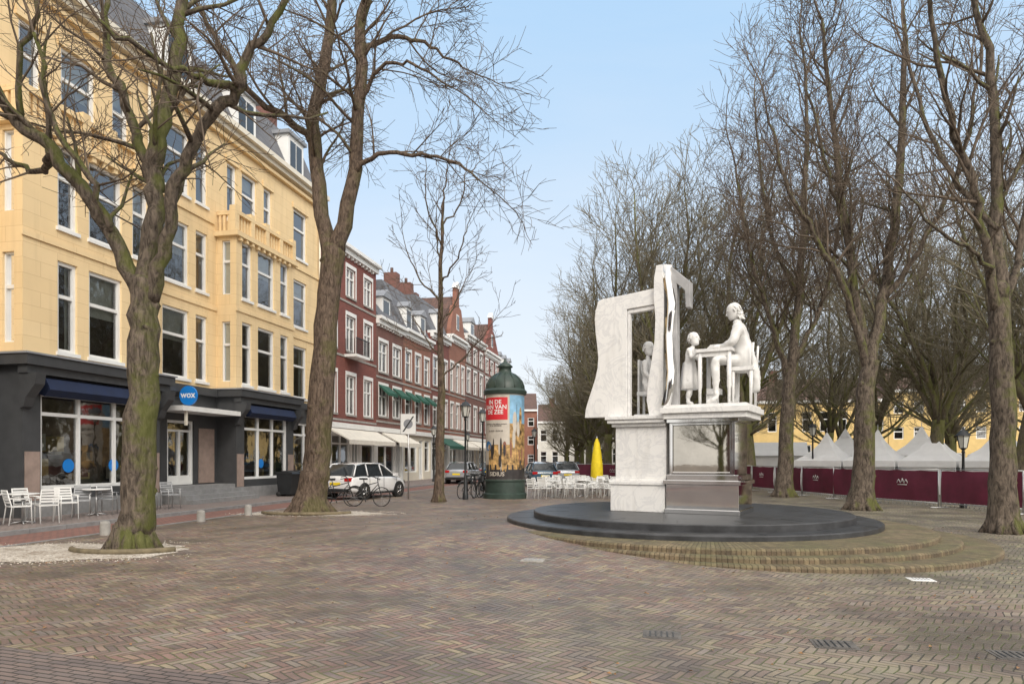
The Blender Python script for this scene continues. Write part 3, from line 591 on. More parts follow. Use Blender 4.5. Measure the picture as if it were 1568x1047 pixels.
hero('bare_tree',(11.3,15.7),
 [(11.3,0,0,.34),(11.28,0,1.5,.27),(11.28,0,3.2,.24),(11.2,0,5.0,.22),(11.2,0,5.7,.17)],
 [[(11.2,0,5.3,.17),(11.3,.2,7.7,.13),(11.2,.3,10.7,.095),(10.8,.4,13,.05)],
  [(11.15,0,5.0,.12),(10.6,-.3,7.1,.09),(10.0,-.5,8.5,.075),(9.25,-.8,10.4,.06),(8.95,-1,12.2,.035)],
  [(11.25,0,4.6,.11),(11.9,.4,6.3,.08),(12.4,.6,8.5,.06),(12.9,.8,10.9,.035)],
  [(11.25,.1,7.0,.08),(10.6,.8,8.6,.06),(10.1,1.3,10.6,.045),(9.9,1.6,12.6,.03)],
  [(11.1,0,5.6,.06),(10.3,-.6,6.2,.045),(9.2,-1.1,6.5,.035),(8.2,-1.5,7.2,.02)]],
 PP(up=[.05,.07,.07,.05]),14,Lb=2.6,K=1.8)
hero('bare_tree',(11.66,22.8),
 [(11.66,0,0,.42),(11.72,0,1.5,.33),(11.8,0,3.9,.28),(12.0,0,5.0,.25)],
 [[(11.95,0,4.8,.23),(12.35,.2,6.4,.19),(12.9,.4,8.9,.16),(13.3,.5,12.7,.12),(13.4,.5,16.5,.06)],
  [(11.9,0,4.6,.14),(11.05,-.3,7.1,.11),(10.0,-.6,8.7,.085),(8.9,-.9,10.3,.06),(8.2,-1,12.4,.035)],
  [(11.9,.1,4.9,.17),(11.5,.6,9.2,.13),(11.1,.9,13.5,.09),(10.8,1,17,.045)],
  [(12.5,.2,7,.10),(13.6,-.5,9,.08),(14.6,-1,12,.06),(15,-1,15,.035)],
  [(11.6,.5,8.5,.08),(10.8,.2,10.8,.06),(10.0,0,13.5,.045),(9.6,0,16,.03)]],
 PP(up=[.05,.08,.08,.06],rmin=.008),15,Lb=3.4,K=1.8)
hero('bare_tree',(12.2,30.6),
 [(12.2,0,0,.42),(12.25,0,1.7,.33),(12.4,0,4.7,.28),(12.6,0,6,.25)],
 [[(12.5,0,5.6,.23),(12.9,.2,8.5,.19),(13.3,.4,13.5,.13),(13.4,.5,19,.05)],
  [(12.4,0,5.2,.14),(11.4,-.4,8,.11),(10.4,-.6,11,.08),(9.8,-.7,14.5,.04)],
  [(12.6,0,6,.13),(14,.5,8.5,.1),(15,.8,12,.07),(15.4,1,15.5,.04)],
  [(12.9,.2,9,.10),(12.0,1,12,.08),(11.6,1.4,16,.055),(11.4,1.5,19,.03)]],
 PP(up=[.06,.09,.09,.06],rmin=.009),16,Lb=3.6,K=1.9)
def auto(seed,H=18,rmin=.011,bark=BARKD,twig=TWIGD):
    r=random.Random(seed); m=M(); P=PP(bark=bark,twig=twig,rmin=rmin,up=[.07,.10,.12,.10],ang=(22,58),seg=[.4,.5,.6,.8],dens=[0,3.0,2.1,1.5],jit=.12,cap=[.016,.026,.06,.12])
    th=H*.2; lean=Vector((r.uniform(-.3,.3),r.uniform(-.3,.3),0))
    pts,rad=smooth([(0,0,-.1),(.02,0,.5),(lean.x*.4,lean.y*.4,th*.6),(lean.x,lean.y,th)],[.48,.36,.3,.28],3)
    m.tube(bark,pts,rad,9); n=r.randint(4,5)
    for k in range(n):
        a=k*2*math.pi/n+r.uniform(-.4,.4); sp=r.uniform(.35,.65) if k else .08; L=H*r.uniform(.52,.64)
        d=Vector((math.cos(a)*sp,math.sin(a)*sp,1)).normalized(); p=pts[-1].copy(); q=[p-Vector((0,0,.3))]; rr=[.17]; N_=10
        for i in range(N_):
            d=(d+rv(r)*.09+Vector((0,0,.06))).normalized(); p=p+d*L/N_; q.append(p); rr.append(.15-.125*(i+1)/N_)
        m.tube(bark,q,rr,7); spawn(m,q,rr,4.2,3,P,r,.1,lr=(.6,1.1),kk=int(L*1.7)); grow(m,q[-1],d,2.4,.025,2,P,r)
    for k in range(4):
        a=r.uniform(0,6.3); d=Vector((math.cos(a),math.sin(a),.5)).normalized(); grow(m,Vector((lean.x*.7,lean.y*.7,th*r.uniform(.7,.95))),d,4.8,.08,3,P,r)
    return m.mesh('bare_tree')
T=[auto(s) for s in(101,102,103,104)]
r=random.Random(77); k=0
def put(u,v,sc,parent=None,nm='bare_tree'):
    global k; p=uw(u,-v)
    inst(T[k%4],nm,p,r.uniform(0,6.28),(sc*r.uniform(1.0,1.12),sc*r.uniform(1.0,1.12),sc),parent); k+=1
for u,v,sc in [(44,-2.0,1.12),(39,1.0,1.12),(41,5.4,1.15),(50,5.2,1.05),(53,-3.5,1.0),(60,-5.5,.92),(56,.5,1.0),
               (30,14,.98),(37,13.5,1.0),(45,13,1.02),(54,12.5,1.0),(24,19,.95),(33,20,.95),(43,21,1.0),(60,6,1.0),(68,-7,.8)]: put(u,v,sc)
far=bpy.data.objects.new('distant_trees',None); COL.objects.link(far)
for u in range(62,104,9):
    for v in(-8.5,-2,5): put(u+r.uniform(-3,3),v+r.uniform(-1.5,1.5),r.uniform(.78,.95) if v>-5 else r.uniform(.6,.72),far,'tree')
for v in(12,18,25,32,40): put(100+r.uniform(-3,3),v,.9,far,'tree')
for u,v in((52,20),(52,28),(44,30),(36,28),(28,27),(58,36),(34,36),(60,15),(62,24)): put(u,v,.95,far,'tree')
for x,y in((-14,-10),(-6,-16),(-22,-14),(22,-12)): inst(T[k%4],'bare_tree',(x,y,0),x,.75); k+=1

# ------------------------------------------------------------------ monument
g=G('round_plinth')
def disc(part,mt,c,rr,z0,z1,be=.02,segs=128):
    g.m(part).lathe(mt,c[0],c[1],[(rr,z0),(rr,z1-be)],segs); g.m(part).lathe(mt,c[0],c[1],[(rr,z1-be),(rr-be,z1)],segs)
    n=segs; g.m(part).add(mt,[(c[0]+(rr-be)*math.cos(2*math.pi*k/n),c[1]+(rr-be)*math.sin(2*math.pi*k/n),z1) for k in range(n)],[tuple(range(n))])
def ringmat():
    m,nt,b=base('moss_brick_step'); co=objco(nt)
    sp=N(nt,'ShaderNodeSeparateXYZ'); nt.links.new(co,sp.inputs[0])
    an=mth(nt,'ARCTAN2',mth(nt,'SUBTRACT',sp.outputs[1],15.1),mth(nt,'SUBTRACT',sp.outputs[0],4.35))
    an=mth(nt,'MULTIPLY',an,58)
    fr=mth(nt,'FRACT',an); wn=N(nt,'ShaderNodeTexWhiteNoise',noise_dimensions='1D'); nt.links.new(mth(nt,'FLOOR',an),wn.inputs['W'])
    c=ramp(nt,wn.outputs['Value'],[(0,(.14,.09,.065)),(.5,(.22,.155,.10)),(1,(.28,.21,.13))])
    geo=N(nt,'ShaderNodeNewGeometry'); sg=N(nt,'ShaderNodeSeparateXYZ'); nt.links.new(geo.outputs['Normal'],sg.inputs[0])
    top=mth(nt,'MAXIMUM',sg.outputs[2],0)
    c=mixc(nt,mth(nt,'MULTIPLY',ramp(nt,noise(nt,co,1.5,6),[(.3,.25),(.6,1.)]),mth(nt,'MULTIPLY_ADD',top,.5,.35)),c,(.115,.115,.05))
    c=mixc(nt,ramp(nt,noise(nt,co,6,6,.7),[(.42,0.),(.65,.8)]),c,(.085,.065,.045))
    e=mth(nt,'LESS_THAN',fr,.12); c=mixc(nt,mth(nt,'MULTIPLY',e,.6),c,(.06,.055,.03)); nt.links.new(c,b.inputs['Base Color']); b.inputs['Roughness'].default_value=.85
    bump(nt,b,mth(nt,'ADD',noise(nt,co,25,5),ramp(nt,fr,[(0.,0.),(.15,1.)])),.6,.02); return m
RING=ringmat()
disc('brick_step_outer',RING,(4.89,14.67),4.62,-.02,.10,.03); disc('brick_step_middle',RING,(4.47,14.87),4.48,.05,.19,.03); disc('brick_step_inner',RING,(4.28,15.05),4.38,.1,.285,.03)
disc('granite_step_lower',BLKST,(3.95,15.7),4.06,.2,.385); disc('granite_step_upper',BLKST,(4.0,15.7),3.5,.3,.52)
for z,rr in((.386,4.0),(.521,3.2)):
    for k in range(16): a=k*math.pi/8+.1; g.m('granite_joints').tube(BLACK,[(3.97+rr*math.cos(a),15.7+rr*math.sin(a),z),(3.97+(rr-.5)*math.cos(a),15.7+(rr-.5)*math.sin(a),z)],.004,3)
g.done()
g=G('monument',(2.3,15.6,0),R(-30)); 
p=g.m('marble_pedestal'); Z0=.521
p.box(MARBLE,-.04,1.235,-.04,1.35,Z0,1.12); p.box(MARBLE,-.07,1.235,-.07,1.38,1.12,1.2); p.box(MARBLE,.0,1.235,.0,1.3,1.2,1.26)
p.box(MARBLE,.05,1.235,.05,1.25,1.26,2.42); p.box(MARBLE,-.02,1.235,-.02,1.32,2.42,2.5); p.box(MARBLE,-.1,1.235,-.1,1.4,2.5,2.58); p.box(MARBLE,-.14,1.235,-.14,1.42,2.58,2.66)
p=g.m('steel_pedestal')
p.box(STEEL,1.24,2.84,-.12,1.35,Z0,.62); p.box(STEEL,1.27,2.81,-.08,1.3,.62,1.15); p.box(STEEL,1.22,2.86,-.14,1.36,1.15,1.24); p.box(STEEL,1.28,2.8,-.07,1.3,1.24,1.36)
p.box(STEEL,1.33,2.72,-.03,1.22,1.36,2.48); p.box(STEEL,1.28,2.8,-.08,1.28,2.48,2.56); p.box(MARBLE,1.24,2.98,-.18,1.42,2.56,2.68); p.box(MARBLE,1.18,3.04,-.24,1.48,2.68,2.8); p.box(MARBLE,1.24,2.98,-.18,1.42,2.8,2.86)
p.box(MIRROR,1.42,2.63,-.05,-.035,1.42,2.42)
for a,b,c,d in((1.36,1.42,1.38,2.46),(2.63,2.69,1.38,2.46)): p.box(STEEL,a,b,-.07,-.036,c,d)
p.box(STEEL,1.42,2.63,-.07,-.036,2.42,2.46); p.box(STEEL,1.42,2.63,-.07,-.036,1.38,1.42)
out=[(-.74,2.66),(-.72,2.85),(-.66,3.05),(-.57,3.3),(-.48,3.55),(-.42,3.8),(-.40,4.05),(-.43,4.35),(-.47,4.65),(-.49,4.95),(-.47,5.15),(-.40,5.36),(-.3,5.40),(.3,5.44),(.97,5.5),(.97,5.14),(.3,5.10),(.3,2.66)]
def slab(part,mt,o,y0,th): g.m(part).prism(mt,[(x,y0,z) for x,z in o],(0,th,0))
slab('marble_frame',MARBLE,out,.1,.2)
slab('marble_frame',MARBLE,[(.302,5.0),(.93,5.04),(.93,5.135),(.302,5.095)],.14,.12)
g.m('marble_frame').box(MARBLE,.302,.37,.14,.26,2.68,5.0)
slab('marble_upright',MARBLE,[(.86,2.66),(.80,3.0),(.82,3.3),(.9,3.8),(.98,4.3),(1.0,4.8),(.96,5.3),(.97,5.7),(1.02,5.97),(1.16,5.98),(1.2,5.5),(1.18,2.66)],.0,.28)
GM=mat('grey_marble',(.38,.375,.375),.35,.25,3)
prof=[(2.87,1.18,-.12),(3.2,1.27,-.16),(3.6,1.30,-.15),(4.0,1.24,-.08),(4.4,1.2,-.02),(4.8,1.24,-.03),(5.1,1.28,-.06),(5.4,1.23,-.03),(5.7,1.17,0),(5.98,1.18,.02)]; nn=len(prof)-1
g.m('steel_sheet').add(STEEL,[q for z,x,y in prof for q in((x,y,z),(x+.16,y+.14,z),(x+.16,y+.2,z),(x,y+.06,z))],
 [f for i in range(nn) for f in((i*4,i*4+1,i*4+5,i*4+4),(i*4+1,i*4+2,i*4+6,i*4+5),(i*4+2,i*4+3,i*4+7,i*4+6),(i*4+3,i*4,i*4+4,i*4+7))]+[(nn*4,nn*4+1,nn*4+2,nn*4+3)],True)
slab('marble_window_frame',GM,[(1.3,2.87),(1.3,5.96),(1.74,5.55),(1.74,5.0),(1.64,5.0),(1.62,5.38),(1.44,5.55),(1.46,2.87)],.14,.22)
t=g.m('writing_table'); t.box(MARBLE,1.86,2.62,.15,1.05,4.0,4.07)
for x in(1.93,2.55):
    for y in(.22,.98): t.tube(MARBLE,[(x,y,2.86),(x,y,3.2),(x,y,3.25),(x,y,4.0)],[.03,.035,.05,.045],8)
t.box(MARBLE,1.9,2.58,.95,.99,3.8,4.0); t.box(MARBLE,1.9,2.58,.2,.24,3.9,4.0)
for i in range(6): t.box(MARBLE,2.0+i*.02,2.3+i*.02,.4,.75,4.07+i*.02,4.085+i*.02)
t.box(MARBLE,1.98,2.2,.55,.8,2.86,3.12); t.box(MARBLE,2.0,2.28,.5,.78,3.12,3.24)
c=g.m('stool')
c.box(MARBLE,2.55,3.02,.3,.9,3.58,3.66)
for x in(2.6,2.97):
    for y in(.35,.85): c.tube(MARBLE,[(x,y,2.86),(x,y,3.58)],[.028,.04],8)
for y in(.33,.87): c.tube(MARBLE,[(2.99,y,3.6),(3.02,y,4.15)],.025,6)
c=g.m('marble_chair'); c.box(MARBLE,.38,.78,.55,1.0,3.18,3.26); c.box(MARBLE,.4,.44,.55,1.0,3.26,4.0)
for x in(.41,.74):
    for y in(.58,.96): c.tube(MARBLE,[(x,y,2.66),(x,y,3.2)],.03,6)
g.m('marble_pedestal').box(MARBLE,.38,.95,.35,1.2,2.66,2.72)
parts=g.done(); MON=g.e
for nme in('marble_pedestal','steel_pedestal','marble_frame','marble_upright','marble_window_frame'):
    bv=parts[nme].modifiers.new('bevel','BEVEL'); bv.width=.012; bv.segments=2; bv.limit_method='ANGLE'
def fig(name,V,E,root,parent,mt,hands=()):
    ks=list(V); me=bpy.data.meshes.new(name); me.from_pydata([V[k][:3] for k in ks],[(ks.index(a),ks.index(b)) for a,b in E],[])
    o=bpy.data.objects.new(name,me); COL.objects.link(o); o.parent=parent; me.materials.append(mt)
    md=o.modifiers.new('Skin','SKIN'); md.use_smooth_shade=True
    sv=me.skin_vertices[0].data
    for i,k in enumerate(ks):
        rr=V[k][3]; sv[i].radius=(rr,rr) if isinstance(rr,(int,float)) else rr; sv[i].use_root=(k==root)
    s=o.modifiers.new('Sub','SUBSURF'); s.levels=2; s.render_levels=2
    tx=bpy.data.textures.new('folds','CLOUDS'); tx.noise_scale=.11
    dm=o.modifiers.new('folds','DISPLACE'); dm.texture=tx; dm.strength=.06; dm.mid_level=.5
    m=M()
    for w,d,sc in hands:
        w=Vector(w); d=Vector(d).normalized(); sd=d.cross(Vector((0,0,1))).normalized()
        m.tube(mt,[w,w+d*.05*sc,w+d*.1*sc],[.03*sc,.042*sc,.035*sc],8)
        for q,(off,ln) in enumerate(((-.034,.075),(-.012,.09),(.012,.085),(.034,.065))):
            a=w+d*.09*sc+sd*off*sc; m.tube(mt,[a,a+d*ln*.5*sc+Vector((0,0,.008*sc)),a+d*ln*sc+Vector((0,0,-.02*sc))],[.011*sc,.010*sc,.008*sc],6)
        a=w+d*.03*sc-sd*.035*sc; m.tube(mt,[a,a+(d-sd).normalized()*.05*sc,a+(d*1.4-sd*.8).normalized()*.085*sc],[.013*sc,.012*sc,.009*sc],6)
    if m.f: m.obj('hands_of_'+name,parent=parent)
    return o
def head(parent,name,c,fwd,sc,mt,hair='short'):
    c=Vector(c); f=Vector(fwd).normalized(); s=f.cross(Vector((0,0,1))).normalized(); u=s.cross(f); m=M()
    def W(a,b,d): return c+f*a*sc+s*b*sc+u*d*sc
    segs=20; vs=[]
    prof=[(-.125,.02,0.02),(-.115,.05,.03),(-.09,.066,.02),(-.06,.074,.008),(-.03,.078,.0),(0,.082,0),(.035,.085,-.005),(.07,.083,-.01),(.1,.07,-.012),(.12,.045,-.012),(.13,.015,-.012)]
    for z,rr,off in prof:
        for k in range(segs):
            q=2*math.pi*k/segs; a=math.cos(q)*rr*1.18+off; b=math.sin(q)*rr*.92
            if k==0: a+= {-.03:.03,0:.018,-.06:.008,-.09:.006,.035:.012}.get(z,0)
            if k in(1,segs-1) and z in(0,): a-=.012
            vs.append(W(a,b,z))
    n=len(prof); fs=[(i*segs+k,i*segs+(k+1)%segs,(i+1)*segs+(k+1)%segs,(i+1)*segs+k) for i in range(n-1) for k in range(segs)]+[tuple(range((n-1)*segs,n*segs)),tuple(reversed(range(segs)))]
    m.add(mt,vs,fs,True)
    m.tube(mt,[W(.09,0,.012),W(.122,0,-.028),W(.092,0,-.036)],[.008*sc,.016*sc,.012*sc],6)
    m.tube(mt,[W(.085,-.022,-.063),W(.096,0,-.062),W(.085,.022,-.063)],[.004*sc,.009*sc,.004*sc],6)
    for e in(-1,1):
        m.tube(mt,[W(.08,e*.018,.03),W(.092,e*.032,.034),W(.075,e*.052,.026)],[.006*sc,.009*sc,.005*sc],6)
        m.tube(mt,[W(-.01,e*.078,-.02),W(-.018,e*.088,.005),W(-.005,e*.084,.025)],[.008*sc,.013*sc,.008*sc],6)
    r=random.Random(3)
    n=70 if hair=='short' else 130
    for k in range(n):
        a=r.uniform(0,2*math.pi); z=r.uniform(-.03,.12) if hair=='short' else r.uniform(-.15,.12)
        if math.cos(a)>.25 and z<.085: continue
        rr=.086*math.sqrt(max(.02,1-(max(z,0)/.13)**2)); x=math.cos(a)*rr*1.12-.015; y=math.sin(a)*rr*.96
        if z<-.03 and math.cos(a)>-.2: continue
        m.tube(mt,[W(x,y,z+.008),W(x*1.03-.008,y*1.04,z-.012),W(x*1.0-.012,y*1.0,z-.035)],[.009*sc,.012*sc,.006*sc],5)
    m.obj('head_of_'+name,parent=parent)
SM=mat('statue_marble',(.70,.69,.67),.45,.16,3,bmp=.2,bs=20)
V=dict(pel=(2.76,.6,3.80,(.23,.20)),bel=(2.78,.6,4.02,(.21,.19)),che=(2.73,.6,4.32,(.24,.20)),nk=(2.65,.6,4.60,.09),nk2=(2.61,.6,4.74,.08),
 s1=(2.69,.34,4.48,.13),e1=(2.62,.20,4.14,.10),w1=(2.34,.33,4.12,.055), s2=(2.69,.86,4.48,.13),e2=(2.47,.95,4.2,.10),w2=(2.22,.8,4.15,.055),
 h1=(2.66,.42,3.8,.15),k1=(2.26,.2,3.84,.11),c1=(2.28,.16,3.55,.095),a1=(2.30,.14,3.0,.05),f1=(2.10,.10,2.92,.05),
 h2=(2.68,.76,3.78,.15),k2=(2.42,.85,3.72,.11),c2=(2.50,.85,3.4,.095),a2=(2.60,.85,3.0,.05),f2=(2.42,.85,2.92,.05),
 t1=(2.93,.6,3.7,.16),t2=(3.02,.6,3.4,.12),t3=(3.03,.6,3.1,.07))
E=[('pel','bel'),('bel','che'),('che','nk'),('nk','nk2'),('che','s1'),('s1','e1'),('e1','w1'),('che','s2'),('s2','e2'),('e2','w2'),('pel','h1'),('h1','k1'),('k1','c1'),('c1','a1'),('a1','f1'),('pel','h2'),('h2','k2'),('k2','c2'),('c2','a2'),('a2','f2'),('pel','t1'),('t1','t2'),('t2','t3')]
fig('seated_statesman_statue',V,E,'pel',MON,SM,[((2.34,.33,4.12),(-1,.1,-.15),1.5),((2.22,.8,4.15),(-1,-.3,-.1),1.5)])
head(MON,'seated_statesman',(2.56,.6,4.90),(-1,-.15,-.3),1.4,SM,'long')
V=dict(pel=(1.62,.5,3.62,(.14,.13)),bel=(1.63,.5,3.8,(.125,.11)),che=(1.66,.5,4.0,(.14,.12)),nk=(1.69,.5,4.16,.055),nk2=(1.7,.5,4.23,.05),
 s1=(1.67,.36,4.1,.07),e1=(1.72,.3,3.9,.05),w1=(1.88,.3,4.05,.033),s2=(1.67,.64,4.1,.07),e2=(1.76,.7,3.92,.05),w2=(1.92,.66,4.08,.033),
 h1=(1.62,.42,3.58,.1),k1=(1.66,.4,3.25,.075),a1=(1.62,.4,2.95,.045),f1=(1.74,.38,2.91,.04),h2=(1.62,.58,3.58,.1),k2=(1.6,.6,3.25,.075),a2=(1.55,.62,2.95,.045),f2=(1.67,.62,2.91,.04))
E=[('pel','bel'),('bel','che'),('che','nk'),('nk','nk2'),('che','s1'),('s1','e1'),('e1','w1'),('che','s2'),('s2','e2'),('e2','w2'),('pel','h1'),('h1','k1'),('k1','a1'),('a1','f1'),('pel','h2'),('h2','k2'),('k2','a2'),('a2','f2')]
fig('standing_child_statue',V,E,'pel',MON,SM,[((1.88,.3,4.05),(1,.1,.1),1.0),((1.92,.66,4.08),(1,-.1,0),1.0)])
m=M(); n=24
vs=[(1.62+q*(1+.10*math.cos(k*6*math.pi/n*2))*math.cos(2*math.pi*k/n),.5+q*(1+.10*math.cos(k*6*math.pi/n*2))*math.sin(2*math.pi*k/n),z) for q,z in((.13,3.85),(.16,3.65),(.185,3.4),(.205,3.25),(.19,3.24),(.1,3.3)) for k in range(n)]
m.add(SM,vs,[(i*n+k,i*n+(k+1)%n,(i+1)*n+(k+1)%n,(i+1)*n+k) for i in range(5) for k in range(n)],True); m.obj('tunic',parent=MON)
head(MON,'standing_child',(1.72,.5,4.36),(1,-.25,.05),1.2,SM)
V=dict(pel=(.6,.75,3.36,(.16,.15)),bel=(.58,.75,3.55,(.125,.115)),che=(.58,.75,3.8,(.15,.125)),nk=(.6,.74,4.02,.055),nk2=(.61,.74,4.1,.05),
 s1=(.58,.58,3.92,.075),e1=(.62,.5,3.65,.055),w1=(.8,.5,3.5,.035),s2=(.6,.92,3.92,.075),e2=(.66,.98,3.65,.055),w2=(.82,.85,3.52,.035),
 h1=(.64,.66,3.34,.12),k1=(.92,.6,3.34,.09),a1=(.9,.58,2.86,.06),f1=(1.0,.56,2.78,.045),h2=(.64,.86,3.34,.12),k2=(.9,.88,3.32,.09),a2=(.84,.9,2.86,.06),f2=(.95,.9,2.78,.045))
V={k:(v[0]+.02,v[1]-.1,v[2],v[3]) for k,v in V.items()}
fig('seated_woman_statue',V,[e for e in E],'pel',MON,SM,[((.82,.4,3.5),(1,.1,-.2),1.1),((.84,.75,3.52),(1,-.2,-.2),1.1)])
head(MON,'seated_woman',(.64,.64,4.25),(1,-.5,-.1),1.3,SM)

# ------------------------------------------------------------------ advertising column
g=G('advertising_column',(-.3,29.6,0)); rC=.83
g.m('base').lathe(DKGREEN,0,0,[(.95,0),(.95,.2),(.88,.25),(.86,.72),(.9,.75),(.9,.8),(.84,.82)],40,sharp=True)
g.m('drum').lathe(mat('column_paper',(.5,.48,.42),.6,.1),0,0,[(rC,.8),(rC,4.45)],48)
g.m('cornice').lathe(DKGREEN,0,0,[(rC,4.45),(.92,4.47),(.95,4.6),(.9,4.66),(.86,4.7)],48,sharp=True)
g.m('dome').lathe(DKGREEN,0,0,[(.84,4.7),(.82,4.85),(.74,5.05),(.62,5.2),(.42,5.36),(.28,5.45),(.26,5.62),(.33,5.66),(.33,5.7),(.2,5.82),(.07,5.9),(.05,6.0),(.0,6.03)],40)
for i in range(12):
    a=i*math.pi/6; g.m('dome').tube(DKGREEN,[(math.cos(a)*q,math.sin(a)*q,z) for q,z in((.845,4.7),(.825,4.86),(.745,5.06),(.625,5.21),(.425,5.37))],.018,5)
def pos(part,mt,a0,a1,z0,z1,dr):
    n=10; vs=[]
    for k in range(n+1):
        a=R(-90+a0+(a1-a0)*k/n); vs+= [((rC+dr)*math.cos(a),(rC+dr)*math.sin(a),z0),((rC+dr)*math.cos(a),(rC+dr)*math.sin(a),z1)]
    g.m(part).add(mt,vs,[(2*k,2*k+2,2*k+3,2*k+1) for k in range(n)],True)
PRED=mat('poster_red',(.60,.02,.03),.5,.05); PSAND=mat('poster_sand',(.55,.50,.43),.5,.15,3); PSKY=mat('poster_sky',(.22,.42,.60),.5,.35,2)
PDARK=mat('poster_dark',(.035,.03,.03),.5,.4,4); PGOLD=mat('poster_gold',(.42,.26,.10),.5,.9,5); PBLUE=mat('poster_blue',(.03,.18,.42),.5,.1)
for off in(0,180):
    pos('posters',PSAND,off-82,off+12,.95,4.4,.004); pos('posters',PRED,off-80,off+8,3.35,4.3,.008)
    pos('posters',PSKY,off+14,off+95,2.6,4.4,.004); pos('posters',PGOLD,off+14,off+95,1.3,3.2,.006)
    pos('posters',PGOLD,off-55,off+60,1.25,2.3,.010); pos('posters',PDARK,off-82,off+95,.83,1.45,.013)
    def ctext(txt,size,ac,zc,mt,dr=.014):
        vs,fs=text_geo(txt,size); g.m('lettering').add(mt,[((rC+dr)*math.sin(R(ac)+v.x/rC),-(rC+dr)*math.cos(R(ac)+v.x/rC),zc+v.y) for v in vs],fs)
    ctext('IN DE\nBAN VAN\nDE ZEE',.25,off-32,4.02,WHITE); ctext('21.10.23 - 02.04.24',.09,off-30,2.85,PDARK); ctext('Exhibition in the palace museum\non the old avenue',.08,off-30,3.15,PDARK)
    ctext('SIDIUS',.24,off-25,.98,PSAND,.018)
    vs=[((rC+.012)*math.sin(R(off-58)+.2*math.cos(q)/rC),-(rC+.012)*math.cos(R(off-58)+.2*math.cos(q)/rC),2.25+.2*math.sin(q)) for q in[2*math.pi*k/24 for k in range(24)]]
    g.m('posters').add(PBLUE,vs,[tuple(range(24))])
    def blob(a,z,ra,rz,mt,dr):
        g.m('posters').add(mt,[((rC+dr)*math.sin(R(off+a+ra*math.cos(q))),-(rC+dr)*math.cos(R(off+a+ra*math.cos(q))),z+rz*math.sin(q)*(1 if math.sin(q)>0 else 1.3)) for q in[2*math.pi*k/14 for k in range(14)]],[tuple(range(14))])
    rp=random.Random(2)
    for k in range(26):
        blob(rp.uniform(-45,80),rp.uniform(1.45,2.3),rp.uniform(2,5),rp.uniform(.12,.38),rp.choice([PDARK,PGOLD,PSAND,BR3,PGOLD,PDARK]),.0105+k*.0004)
    for a,z,ra,rz in((30,3.3,7,.4),(42,3.0,6,.3),(27,2.6,5,.35),(52,3.4,6,.5)): blob(a,z,ra,rz,PSAND if a!=52 else PGOLD,.0108+a*.00004)
    pos('posters',PDARK,off+36,off+37.2,1.6,4.0,.012)
g.done()

